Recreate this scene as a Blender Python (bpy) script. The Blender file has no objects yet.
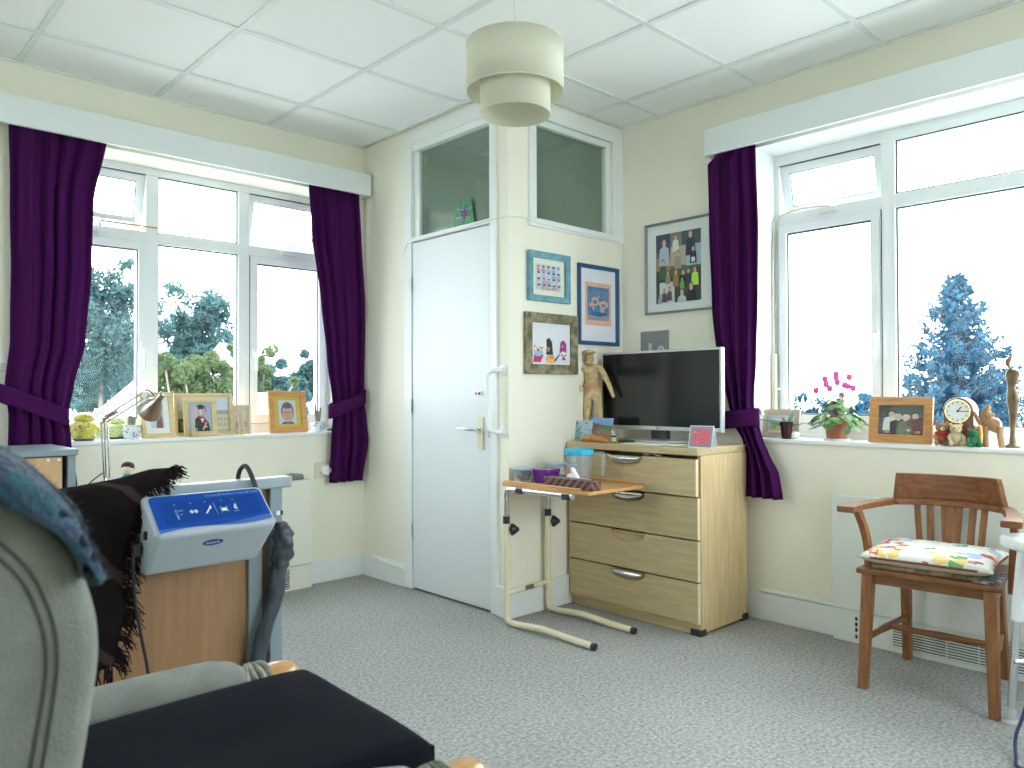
SKY, SUN, SUNDIR, EXPO = 7.0, 0.0, (-.36, .30, -1), 0.72
import bpy, bmesh, math, random
from mathutils import Vector, Matrix, noise
random.seed(7)
PI = math.pi
sc = bpy.context.scene
COL = sc.collection

# ------------------------------------------------------------------ survey
# Camera station recovered from the photograph; on() turns a sighting into the
# true point on a known plane of the room (all sizes below are metres).
F_PX, YAW, PITCH, ROLL, EYE = 772.3, 46.7854, 0.7015, -0.1891, 1.14
_y, _p, _r = [math.radians(a) for a in (YAW, PITCH, ROLL)]
FW = Vector((math.cos(_y)*math.cos(_p), math.sin(_y)*math.cos(_p), math.sin(_p)))
_R = Vector((math.sin(_y), -math.cos(_y), 0)); _U = _R.cross(FW)
RT = _R*math.cos(_r) + _U*math.sin(_r); UP = -_R*math.sin(_r) + _U*math.cos(_r)
CP = Vector((0, 0, EYE))
def ray(px, py): return FW*F_PX + RT*(px-512) - UP*(py-384)
def on(px, py, ax, val):
    d = ray(px, py); i = 'xyz'.index(ax)
    return CP + d*((val-CP[i])/d[i])
def at(px, py, D): return CP + ray(px, py)*(D/F_PX)

WA, WD, WC, WB, CZ = 4.224, 2.6756, 2.874, 3.5965, 2.7022   # wall planes, ceiling
X0, Y0 = -1.15, -1.35                                        # walls behind the photographer
SILL = 0.91; REV = 0.22

# ------------------------------------------------------------------ materials
MATS = {}
def nt(m): return m.node_tree.nodes, m.node_tree.links
def mat(name, col, rough=.6, metal=0, spec=.5, noise_amt=0, scale=20, bump=0, bscale=60, sheen=0, coat=0, alpha=1, trans=0, stretch=None, col2=None, sub=0):
    m = bpy.data.materials.new(name); m.use_nodes = True
    n, l = nt(m); b = n['Principled BSDF']
    b.inputs['Base Color'].default_value = (*col, 1); b.inputs['Roughness'].default_value = rough
    b.inputs['Metallic'].default_value = metal; b.inputs['Specular IOR Level'].default_value = spec
    if sheen: b.inputs['Sheen Weight'].default_value = sheen
    if coat: b.inputs['Coat Weight'].default_value = coat
    if alpha < 1: b.inputs['Alpha'].default_value = alpha
    if trans: b.inputs['Transmission Weight'].default_value = trans
    tc = n.new('ShaderNodeTexCoord'); mp = n.new('ShaderNodeMapping'); l.new(tc.outputs['Object'], mp.inputs[0])
    if stretch: mp.inputs['Scale'].default_value = stretch
    if noise_amt or col2:
        t = n.new('ShaderNodeTexNoise'); t.inputs['Scale'].default_value = scale; t.inputs['Detail'].default_value = 5
        l.new(mp.outputs[0], t.inputs[0])
        r = n.new('ShaderNodeValToRGB'); c2 = col2 or tuple(max(0, c*(1-noise_amt)) for c in col)
        r.color_ramp.elements[0].position = .35; r.color_ramp.elements[1].position = .68
        r.color_ramp.elements[0].color = (*c2, 1); r.color_ramp.elements[1].color = (*col, 1)
        l.new(t.outputs[0], r.inputs[0]); l.new(r.outputs[0], b.inputs['Base Color'])
    if bump:
        t = n.new('ShaderNodeTexNoise'); t.inputs['Scale'].default_value = bscale; t.inputs['Detail'].default_value = 4
        l.new(mp.outputs[0], t.inputs[0]); bp = n.new('ShaderNodeBump'); bp.inputs['Strength'].default_value = bump
        bp.inputs['Distance'].default_value = .01; l.new(t.outputs[0], bp.inputs['Height']); l.new(bp.outputs[0], b.inputs['Normal'])
    MATS[name] = m; return m
def wood(name, c1, c2, rough=.45, axis='z', sc_=1.0, coat=0):
    s = {'x': (1.2, 14, 14), 'y': (14, 1.2, 14), 'z': (14, 14, 1.2)}[axis]
    return mat(name, c1, rough, col2=c2, scale=4*sc_, stretch=s, bump=.08, bscale=12, coat=coat)
def glassy(name, tint=(1, 1, 1), gloss=.06, rough=.02, body=0, bodycol=(1, 1, 1), fk=.5):
    m = bpy.data.materials.new(name); m.use_nodes = True; n, l = nt(m)
    n.remove(n['Principled BSDF']); out = n['Material Output']
    t = n.new('ShaderNodeBsdfTransparent'); t.inputs[0].default_value = (*tint, 1)
    g = n.new('ShaderNodeBsdfGlossy'); g.inputs['Roughness'].default_value = rough
    lw = n.new('ShaderNodeLayerWeight'); lw.inputs[0].default_value = .25
    mm = n.new('ShaderNodeMath'); mm.operation = 'MULTIPLY_ADD'; mm.inputs[1].default_value = fk; mm.inputs[2].default_value = gloss
    l.new(lw.outputs['Fresnel'], mm.inputs[0])
    mx = n.new('ShaderNodeMixShader'); l.new(mm.outputs[0], mx.inputs[0]); l.new(t.outputs[0], mx.inputs[1]); l.new(g.outputs[0], mx.inputs[2])
    last = mx
    if body:
        d = n.new('ShaderNodeBsdfDiffuse'); d.inputs[0].default_value = (*bodycol, 1)
        m2 = n.new('ShaderNodeMixShader'); m2.inputs[0].default_value = body
        l.new(mx.outputs[0], m2.inputs[1]); l.new(d.outputs[0], m2.inputs[2]); last = m2
    l.new(last.outputs[0], out.inputs[0]); MATS[name] = m; return m

M = MATS
mat('wall_paint', (.85, .825, .70), .75, bump=.05, bscale=90)
mat('ceiling_tile', (.90, .92, .91), .85, bump=.12, bscale=300)
mat('ceiling_bar', (.74, .79, .78), .5)
mat('white_gloss', (.80, .83, .82), .35)
mat('door_white', (.72, .76, .78), .4, bump=.02, bscale=30)
mat('pelmet_white', (.76, .81, .82), .45)
mat('upvc', (.82, .86, .87), .3)
mat('gasket', (.05, .06, .08), .6)
mat('radiator_cream', (.80, .80, .70), .4)
mat('radiator_white', (.78, .82, .76), .4)
mat('dark', (.02, .02, .022), .6)
mat('black_plastic', (.025, .025, .03), .4)
mat('white_plastic', (.82, .84, .84), .35)
mat('cream_plastic', (.70, .66, .50), .4)
mat('chrome', (.75, .77, .8), .18, metal=1)
mat('steel', (.5, .49, .45), .32, metal=1)
mat('alu', (.72, .75, .78), .35, metal=1)
# carpet
def carpet():
    m = bpy.data.materials.new('carpet'); m.use_nodes = True; n, l = nt(m); b = n['Principled BSDF']
    b.inputs['Roughness'].default_value = .95; b.inputs['Specular IOR Level'].default_value = .1
    tc = n.new('ShaderNodeTexCoord'); t = n.new('ShaderNodeTexNoise'); t.inputs['Scale'].default_value = 75; t.inputs['Detail'].default_value = 6
    t.inputs['Roughness'].default_value = .75; l.new(tc.outputs['Object'], t.inputs[0])
    r = n.new('ShaderNodeValToRGB'); e = r.color_ramp.elements
    e[0].position = .36; e[0].color = (.24, .24, .23, 1); e[1].position = .64; e[1].color = (.60, .60, .58, 1)
    l.new(t.outputs[0], r.inputs[0]); 
    t2 = n.new('ShaderNodeTexNoise'); t2.inputs['Scale'].default_value = 1.6; l.new(tc.outputs['Object'], t2.inputs[0])
    mx = n.new('ShaderNodeMixRGB'); mx.blend_type = 'MULTIPLY'; mx.inputs[0].default_value = .25; l.new(r.outputs[0], mx.inputs[1]); l.new(t2.outputs[0], mx.inputs[2])
    l.new(mx.outputs[0], b.inputs['Base Color'])
    bp = n.new('ShaderNodeBump'); bp.inputs['Strength'].default_value = .6; bp.inputs['Distance'].default_value = .006
    l.new(t.outputs[0], bp.inputs['Height']); l.new(bp.outputs[0], b.inputs['Normal']); MATS['carpet'] = m
carpet()
glassy('window_glass', (.97, .99, 1), .003, fk=.06)
glassy('closet_glass', (.66, .78, .71), .10, rough=.12, body=.14, bodycol=(.48, .58, .51))
glassy('clear_plastic', (.93, .96, .98), .05, rough=.1, body=.10, bodycol=(.85, .90, .93))
glassy('clear_glass', (.97, .98, .98), .08, rough=.03, body=.05)
glassy('picture_glass', (1, 1, 1), .006, rough=.05, fk=.06)

# ------------------------------------------------------------------ mesh builder
class MB:
    def __init__(s): s.v = []; s.f = []; s.m = []; s.mats = []; s.sm = []
    def mi(s, m):
        m = MATS[m] if isinstance(m, str) else m
        if m not in s.mats: s.mats.append(m)
        return s.mats.index(m)
    def add(s, vs, fs, m, smooth=False):
        o = len(s.v); s.v += [Vector(p) for p in vs]; k = s.mi(m)
        for f in fs: s.f.append([i+o for i in f]); s.m.append(k); s.sm.append(smooth)
        return s
    def box(s, a, b, m, rot=None):
        x0, y0, z0 = a; x1, y1, z1 = b
        vs = [Vector(p) for p in ((x0,y0,z0),(x1,y0,z0),(x1,y1,z0),(x0,y1,z0),(x0,y0,z1),(x1,y0,z1),(x1,y1,z1),(x0,y1,z1))]
        if rot: vs = [rot @ p for p in vs]
        return s.add(vs, [(0,3,2,1),(4,5,6,7),(0,1,5,4),(1,2,6,5),(2,3,7,6),(3,0,4,7)], m)
    def hexa(s, P, m):   # 8 points, bottom ring then top ring
        return s.add(P, [(0,3,2,1),(4,5,6,7),(0,1,5,4),(1,2,6,5),(2,3,7,6),(3,0,4,7)], m)
    def bar(s, p0, p1, w0, d0, m, w1=None, d1=None, up=(0,0,1)):
        p0 = Vector(p0); p1 = Vector(p1); t = (p1-p0).normalized(); u = Vector(up)
        if abs(t.dot(u)) > .98: u = Vector((1,0,0))
        a = t.cross(u).normalized(); b = a.cross(t); w1 = w1 or w0; d1 = d1 or d0
        P = [p0-a*w0/2-b*d0/2, p0+a*w0/2-b*d0/2, p0+a*w0/2+b*d0/2, p0-a*w0/2+b*d0/2,
             p1-a*w1/2-b*d1/2, p1+a*w1/2-b*d1/2, p1+a*w1/2+b*d1/2, p1-a*w1/2+b*d1/2]
        return s.add(P, [(0,1,2,3),(7,6,5,4),(4,5,1,0),(5,6,2,1),(6,7,3,2),(7,4,0,3)], m)
    def tube(s, pts, r, m, n=10, closed=False, caps=True):
        pts = [Vector(p) for p in pts]; N = len(pts); rs = r if isinstance(r, (list, tuple)) else [r]*N
        vs = []; prev = None
        for i, p in enumerate(pts):
            if closed: t = pts[(i+1) % N]-pts[i-1]
            else: t = pts[min(i+1, N-1)]-pts[max(i-1, 0)]
            t = t.normalized() if t.length > 1e-9 else Vector((0,0,1))
            if prev is None:
                a = t.orthogonal().normalized()
            else:
                a = prev - t*prev.dot(t); a = a.normalized() if a.length > 1e-6 else t.orthogonal().normalized()
            prev = a; b = t.cross(a)
            for k in range(n):
                q = 2*PI*k/n; vs.append(p+(a*math.cos(q)+b*math.sin(q))*rs[i])
        fs = []
        for i in range(N if closed else N-1):
            j = (i+1) % N
            for k in range(n): fs.append((i*n+k, i*n+(k+1)%n, j*n+(k+1)%n, j*n+k))
        if caps and not closed: fs += [tuple(range(n-1,-1,-1)), tuple((N-1)*n+k for k in range(n))]
        return s.add(vs, fs, m, True)
    def lathe(s, prof, c, m, n=32, axis=None, squash=(1,1), caps=True):
        c = Vector(c); R = axis.normalized().to_track_quat('Z','Y').to_matrix() if axis else Matrix.Identity(3)
        vs = []
        for r, z in prof:
            for k in range(n): q = 2*PI*k/n; vs.append(c+R@Vector((r*math.cos(q)*squash[0], r*math.sin(q)*squash[1], z)))
        fs = []
        for i in range(len(prof)-1):
            for k in range(n): fs.append((i*n+k, i*n+(k+1)%n, (i+1)*n+(k+1)%n, (i+1)*n+k))
        if caps:
            if prof[0][0] > 1e-5: fs.append(tuple(range(n-1,-1,-1)))
            if prof[-1][0] > 1e-5: fs.append(tuple((len(prof)-1)*n+k for k in range(n)))
        return s.add(vs, fs, m, True)
    def loft(s, secs, m, n=20, caps=True):   # secs: (centre, rx-vector, ry-vector)
        vs = []
        for c, a, b in secs:
            c = Vector(c); a = Vector(a); b = Vector(b)
            for k in range(n): q = 2*PI*k/n; vs.append(c+a*math.cos(q)+b*math.sin(q))
        fs = []
        for i in range(len(secs)-1):
            for k in range(n): fs.append((i*n+k, i*n+(k+1)%n, (i+1)*n+(k+1)%n, (i+1)*n+k))
        if caps: fs += [tuple(range(n-1,-1,-1)), tuple((len(secs)-1)*n+k for k in range(n))]
        return s.add(vs, fs, m, True)
    def ball(s, c, r, m, n=16, rot=None):
        r = (r,r,r) if not isinstance(r, (tuple, list)) else r; c = Vector(c); vs = []; h = n//2
        for i in range(h+1):
            t = PI*i/h
            for k in range(n):
                q = 2*PI*k/n; p = Vector((r[0]*math.sin(t)*math.cos(q), r[1]*math.sin(t)*math.sin(q), -r[2]*math.cos(t)))
                vs.append(c+(rot@p if rot else p))
        fs = []
        for i in range(h):
            for k in range(n):
                a,b,cc,d = i*n+k, i*n+(k+1)%n, (i+1)*n+(k+1)%n, (i+1)*n+k
                fs.append((a,b,cc,d))
        return s.add(vs, fs, m, True)
    def prism(s, poly, ext, m, smooth=False):   # poly: 3-D points in order, extruded by vector ext
        P = [Vector(p) for p in poly]; e = Vector(ext); n = len(P)
        vs = P+[p+e for p in P]
        fs = [tuple(range(n-1,-1,-1)), tuple(range(n, 2*n))]+[(i,(i+1)%n,(i+1)%n+n,i+n) for i in range(n)]
        return s.add(vs, fs, m, smooth)
    def grid(s, fn, nu, nv, m, smooth=True):
        vs = [fn(i/(nu-1), j/(nv-1)) for j in range(nv) for i in range(nu)]
        fs = [(j*nu+i, j*nu+i+1, (j+1)*nu+i+1, (j+1)*nu+i) for j in range(nv-1) for i in range(nu-1)]
        return s.add(vs, fs, m, smooth)
    def build(s, name, parent=None, world=True, bevel=0, seg=2, solid=0, subsurf=0, sharp=40, fixn=True, merge=True):
        me = bpy.data.meshes.new(name); inv = Matrix.Identity(4)
        if parent is not None and world:
            w = Matrix.Identity(4); p = parent
            while p is not None: w = p.matrix_basis @ w; p = p.parent
            inv = w.inverted()
        vs = [inv @ v for v in s.v]
        org = Vector((0,0,0))
        if parent is None and world and vs:
            lo = Vector([min(v[i] for v in vs) for i in range(3)]); hi = Vector([max(v[i] for v in vs) for i in range(3)])
            org = Vector(((lo.x+hi.x)/2, (lo.y+hi.y)/2, lo.z)); vs = [v-org for v in vs]
        me.from_pydata(vs, [], s.f)
        for m in s.mats: me.materials.append(m)
        me.polygons.foreach_set('material_index', s.m); me.polygons.foreach_set('use_smooth', s.sm)
        bm = bmesh.new(); bm.from_mesh(me)
        if merge: bmesh.ops.remove_doubles(bm, verts=bm.verts, dist=1e-6)
        if fixn: bmesh.ops.recalc_face_normals(bm, faces=bm.faces)
        bm.to_mesh(me); bm.free()
        if any(s.sm): me.set_sharp_from_angle(angle=math.radians(sharp))
        me.update(); o = bpy.data.objects.new(name, me); COL.objects.link(o); o.location = org
        if parent is not None: o.parent = parent
        if solid: d = o.modifiers.new('solid', 'SOLIDIFY'); d.thickness = solid; d.offset = 0
        if bevel:
            d = o.modifiers.new('bevel', 'BEVEL'); d.width = bevel; d.segments = seg; d.limit_method = 'ANGLE'; d.angle_limit = math.radians(35); d.harden_normals = False
        if subsurf: d = o.modifiers.new('sub', 'SUBSURF'); d.levels = subsurf; d.render_levels = subsurf
        return o

def tag(o, label=None, cat=None, group=None, kind=None):
    if label: o['label'] = label
    if cat: o['category'] = cat
    if group: o['group'] = group
    if kind: o['kind'] = kind
    return o
def thing(name, loc, label, cat, group=None, rz=0):
    o = bpy.data.objects.new(name, None); COL.objects.link(o); o.location = loc; o.rotation_euler = (0, 0, rz); o.empty_display_size = .1
    return tag(o, label, cat, group)
def struct(name, mb=None, loc=(0,0,0), **k):
    if mb is None:
        o = bpy.data.objects.new(name, None); COL.objects.link(o); o.location = loc
    else: o = mb.build(name, **k)
    o['kind'] = 'structure'; return o
def smooth_path(pts, n=8):
    P = [Vector(p) for p in pts]; out = []
    for i in range(len(P)-1):
        a = P[max(i-1,0)]; b = P[i]; c = P[i+1]; d = P[min(i+2,len(P)-1)]
        for k in range(n):
            t = k/n; out.append(.5*((2*b)+(c-a)*t+(2*a-5*b+4*c-d)*t*t+(-a+3*b-3*c+d)*t**3))
    out.append(P[-1]); return out
def text_mb(s, txt, size, m, O, ux, uz, nrm, depth=.0006):
    c = bpy.data.curves.new('t', 'FONT'); c.body = txt; c.size = size; c.align_x = 'CENTER'; c.align_y = 'CENTER'; c.extrude = depth
    o = bpy.data.objects.new('t', c); COL.objects.link(o); dg = bpy.context.evaluated_depsgraph_get(); me = bpy.data.meshes.new_from_object(o.evaluated_get(dg))
    O = Vector(O); ux = Vector(ux).normalized(); uz = Vector(uz).normalized(); nn = Vector(nrm).normalized()
    s.add([O+ux*v.co.x+uz*v.co.y+nn*(v.co.z+depth) for v in me.vertices], [tuple(p.vertices) for p in me.polygons], m)
    bpy.data.objects.remove(o); bpy.data.meshes.remove(me); return s

# ------------------------------------------------------------------ camera
cam = bpy.data.cameras.new('camera'); co = bpy.data.objects.new('camera', cam); COL.objects.link(co)
cam.sensor_width = 36; cam.lens = F_PX/1024*36; cam.clip_start = .05; cam.clip_end = 300
R3 = Matrix((RT, UP, -FW)).transposed(); co.matrix_world = Matrix.Translation(CP) @ R3.to_4x4()
cam.dof.use_dof = True; cam.dof.focus_distance = 3.6; cam.dof.aperture_fstop = 6.0
sc.camera = co

# ------------------------------------------------------------------ room shell
class WallMap:      # u along the wall, d into the wall (outwards), z up
    def __init__(s, ax): s.ax = ax
    def P(s, u, d, z): return Vector((u, WA+d, z)) if s.ax == 'A' else Vector((WB+d, u, z))
    def box(s, mb, u0, u1, d0, d1, z0, z1, m):
        a = s.P(u0, d0, z0); b = s.P(u1, d1, z1)
        return mb.box([min(a[i], b[i]) for i in range(3)], [max(a[i], b[i]) for i in range(3)], m)
A_, B_ = WallMap('A'), WallMap('B')
TH = .34
def wall_with_hole(W, u0, u1, h0, h1, z0, z1, name):
    mb = MB(); 
    W.box(mb, u0, h0, 0, TH, 0, CZ+.15, 'wall_paint'); W.box(mb, h1, u1, 0, TH, 0, CZ+.15, 'wall_paint')
    W.box(mb, h0, h1, 0, TH, 0, z0, 'wall_paint'); W.box(mb, h0, h1, 0, TH, z1, CZ+.15, 'wall_paint')
    return struct(name, mb)
pA0 = on(0, 0, 'y', WA+REV)
HZ1 = 2.40
AU0, AU1 = .90, 2.56
BU1, BU0 = 2.035, -.15
wall_with_hole(A_, X0-.2, WB+TH, AU0, AU1, SILL-.02, HZ1, 'wall_left')
wall_with_hole(B_, Y0-.2, WA, BU0, BU1, SILL-.02, HZ1, 'wall_right')
mb = MB(); mb.box((X0-.2, Y0-.2, -.12), (WB+TH, WA+TH, 0), 'carpet'); struct('floor', mb)
# suspended ceiling: tiles and exposed bars
mb = MB(); mb.box((X0-.2, Y0-.2, CZ+.006), (WB+.02, WA+.02, CZ+.15), 'ceiling_tile'); 
xs = [.785+.622*k for k in range(-3, 5)]; ys = [3.805-.609*k for k in range(0, 9)]
for x in xs: mb.box((x-.012, Y0, CZ-.001), (x+.012, WA, CZ+.01), 'ceiling_bar')
for y in ys: mb.box((X0, y-.012, CZ-.0015), (WB, y+.012, CZ+.01), 'ceiling_bar')
struct('ceiling', mb)
RB = dict(back=(2.3, 3.3), near=(1.7, 3.3)); RZ0, RZ1 = .9, 2.35     # unseen windows added behind the photographer to brighten the room
mb = MB()
a_, b_ = RB['back']
mb.box((X0-.2, Y0-.2, 0), (X0, a_, CZ+.15), 'wall_paint'); mb.box((X0-.2, b_, 0), (X0, WA+.1, CZ+.15), 'wall_paint'); mb.box((X0-.2, a_, 0), (X0, b_, RZ0), 'wall_paint'); mb.box((X0-.2, a_, RZ1), (X0, b_, CZ+.15), 'wall_paint'); struct('wall_back', mb)
mb = MB(); a_, b_ = RB['near']
mb.box((X0, Y0-.2, 0), (a_, Y0, CZ+.15), 'wall_paint'); mb.box((b_, Y0-.2, 0), (WB, Y0, CZ+.15), 'wall_paint'); mb.box((a_, Y0-.2, 0), (b_, Y0, RZ0), 'wall_paint'); mb.box((a_, Y0-.2, RZ1), (b_, Y0, CZ+.15), 'wall_paint'); struct('wall_near', mb)
for nm, fn, (a_, b_) in (('fill_window_4', lambda u, d: (X0-.12-d, u), RB['back']), ('fill_window_5', lambda u, d: (u, Y0-.12-d), RB['near'])):  # both openings are added fill for the door and closet faces
    w = struct(nm, loc=(*fn((a_+b_)/2, 0), RZ0)); mb = MB(); n_ = 4
    def bb(u0, u1, z0, z1, d0=0, d1=.05, m='upvc'):
        p = fn(u0, d0); q = fn(u1, d1); mb.box((min(p[0],q[0]), min(p[1],q[1]), z0), (max(p[0],q[0]), max(p[1],q[1]), z1), m)
    bb(a_, b_, RZ0, RZ0+.05); bb(a_, b_, RZ1-.05, RZ1)
    for k in range(n_+1): u = a_+(b_-a_-.05)*k/n_; bb(u, u+.05, RZ0+.05, RZ1-.05)
    mb.build('window_frame', w); mb = MB(); bb(a_+.05, b_-.05, RZ0+.05, RZ1-.05, .02, .026, 'window_glass'); mb.build('pane', w)
# trim angle where ceiling meets walls
mb = MB()
mb.box((X0, WA-.02, CZ-.003), (WD, WA, CZ+.004), 'white_gloss'); mb.box((WB-.02, Y0, CZ-.003), (WB, WC, CZ+.004), 'white_gloss')
struct('trim_1', mb)

# closet block in the corner: door face at x=WD, side face at y=WC
T = .09
dz0, dz1, dy0, dy1 = .0, 2.03, 3.005, 3.695      # door opening
gz0, gz1 = 2.053, 2.55                           # transom glass
mb = MB()
mb.box((WD, dy1+.05, 0), (WD+T, WA, CZ), 'wall_paint')
mb.box((WD, WC, 0), (WD+T, dy0-.045, CZ), 'wall_paint')
mb.box((WD, dy0-.045, 2.64), (WD+T, dy1+.05, CZ), 'wall_paint')
struct('wall_closet_front', mb)
cx0, cx1 = 2.86, 3.575
mb = MB()
mb.box((WD+T, WC, 0), (cx0-.02, WC+T, CZ), 'wall_paint')
mb.box((cx0-.02, WC, 0), (WB, WC+T, 2.03), 'wall_paint'); mb.box((cx0-.02, WC, 2.645), (WB, WC+T, CZ), 'wall_paint')
struct('wall_closet_side', mb)
# door
door = struct('door_1', loc=(WD, dy0, 0))
mb = MB(); mb.box((WD-.004, dy0+.008, .012), (WD+.036, dy1-.003, 2.022), 'door_white'); mb.build('door_leaf', door, bevel=.003)
# door frame and transom frame
mb = MB()
for a, b in (((dy1, 0), (dy1+.075, 2.68)), ((dy0-.053, 0), (dy0, 2.68))): mb.box((WD-.012, a[0], a[1]), (WD+T+.01, b[0], b[1]), 'white_gloss')
mb.box((WD-.0105, dy0-.050, 2.60), (WD+T+.008, dy1+.070, 2.679), 'white_gloss')
mb.box((WD-.006, dy0, 2.56), (WD+T-.02, dy1, 2.60), 'white_gloss')
mb.box((WD-.010, dy0, 2.028), (WD+T, dy1, 2.055), 'white_gloss')
mb.box((WD+.012, dy1-.05, 2.055), (WD+T-.02, dy1, 2.60), 'white_gloss')
mb.box((WD+.012, dy0, 2.055), (WD+T-.02, dy0+.012, 2.60), 'white_gloss')
mb.build('door_frame', door, bevel=.004)
mb = MB(); mb.box((WD+.03, dy0, 2.04), (WD+.036, dy1, 2.58), 'closet_glass'); mb.build('pane', door)
mb = MB()
for z in (.34, 1.07, 1.78):
    mb.box((WD-.014, dy1+.0, z-.04), (WD-.004, dy1+.012, z+.04), 'white_gloss'); mb.tube([(WD-.016, dy1, z-.04), (WD-.016, dy1, z+.04)], .006, 'white_gloss', 8)
mb.build('hinge', door)
# lever handle
hp = on(480.5, 433, 'x', WD-.01)
mb = MB(); mb.box((WD-.014, hp.y-.022, hp.z-.085), (WD-.004, hp.y+.022, hp.z+.085), 'cream_plastic')
mb.lathe([(.012,0),(.012,.008)], (WD-.024, hp.y, hp.z+.02), 'chrome', 14, axis=Vector((1,0,0)))
mb.tube([(WD-.014, hp.y, hp.z+.02), (WD-.05, hp.y, hp.z+.02), (WD-.058, hp.y+.02, hp.z+.02), (WD-.058, hp.y+.13, hp.z+.022)], [.008,.008,.009,.006], 'chrome', 10)
mb.build('door_handle', door)
lp = on(478, 393.5, 'x', WD-.01)
mb = MB(); mb.box((WD-.012, lp.y-.03, lp.z-.012), (WD-.004, lp.y+.03, lp.z+.012), 'white_plastic'); mat('pink_dot', (.65, .1, .25), .4)
mb.lathe([(.008,0),(.008,.004)], (WD-.015, lp.y+.014, lp.z), 'pink_dot', 10, axis=Vector((1,0,0))); mb.lathe([(.008,0),(.008,.005)], (WD-.016, lp.y-.014, lp.z), 'black_plastic', 10, axis=Vector((1,0,0)))
mb.build('door_bolt', door)
lk = on(489.5, 431, 'x', WD-.01)
mb = MB(); mb.box((WD-.014, dy0-.004, lk.z-.035), (WD-.004, dy0+.012, lk.z+.03), 'steel'); mb.build('strike_plate', door)
# borrowed-light window in the side face
w = struct('window_1', loc=(cx0, WC, 2.0))
mb = MB()
mb.box((cx0-.04, WC-.014, 2.60), (WB, WC+T, 2.68), 'white_gloss'); mb.box((cx0-.04, WC-.014, 2.018), (WB, WC+T, 2.06), 'white_gloss')
mb.box((cx0-.04, WC-.014, 2.06), (cx0+.012, WC+T-.002, 2.60), 'white_gloss'); mb.box((3.50, WC-.014, 2.06), (WB, WC+T, 2.60), 'white_gloss')
mb.box((cx0+.012, WC+.004, 2.565), (3.50, WC+T-.02, 2.60), 'white_gloss'); mb.box((3.455, WC+.004, 2.06), (3.50, WC+T-.02, 2.565), 'white_gloss')
mb.build('window_frame', w, bevel=.004)
mb = MB(); mb.box((cx0, WC+.03, 2.04), (3.48, WC+.036, 2.59), 'closet_glass'); mb.build('pane', w)

# skirting boards
BZ = .135
mb = MB()
mb.box((X0, WA-.018, 0), (WD, WA, BZ), 'white_gloss'); struct('baseboard_left', mb, bevel=.004)
mb = MB(); mb.box((WD-.018, dy1+.075, 0), (WD, WA-.018, BZ), 'white_gloss'); struct('baseboard_closet_front', mb, bevel=.004)
mb = MB(); mb.box((WD-.02, WC-.018, 0), (WB, WC, BZ+.02), 'white_gloss'); mb.box((WD-.02, WC, 0), (WD, dy0-.055, BZ+.02), 'white_gloss'); struct('baseboard_closet_side', mb, bevel=.004)
mb = MB(); mb.box((WB-.018, Y0, 0), (WB, WC-.02, BZ), 'white_gloss'); struct('baseboard_right', mb, bevel=.004)

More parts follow.
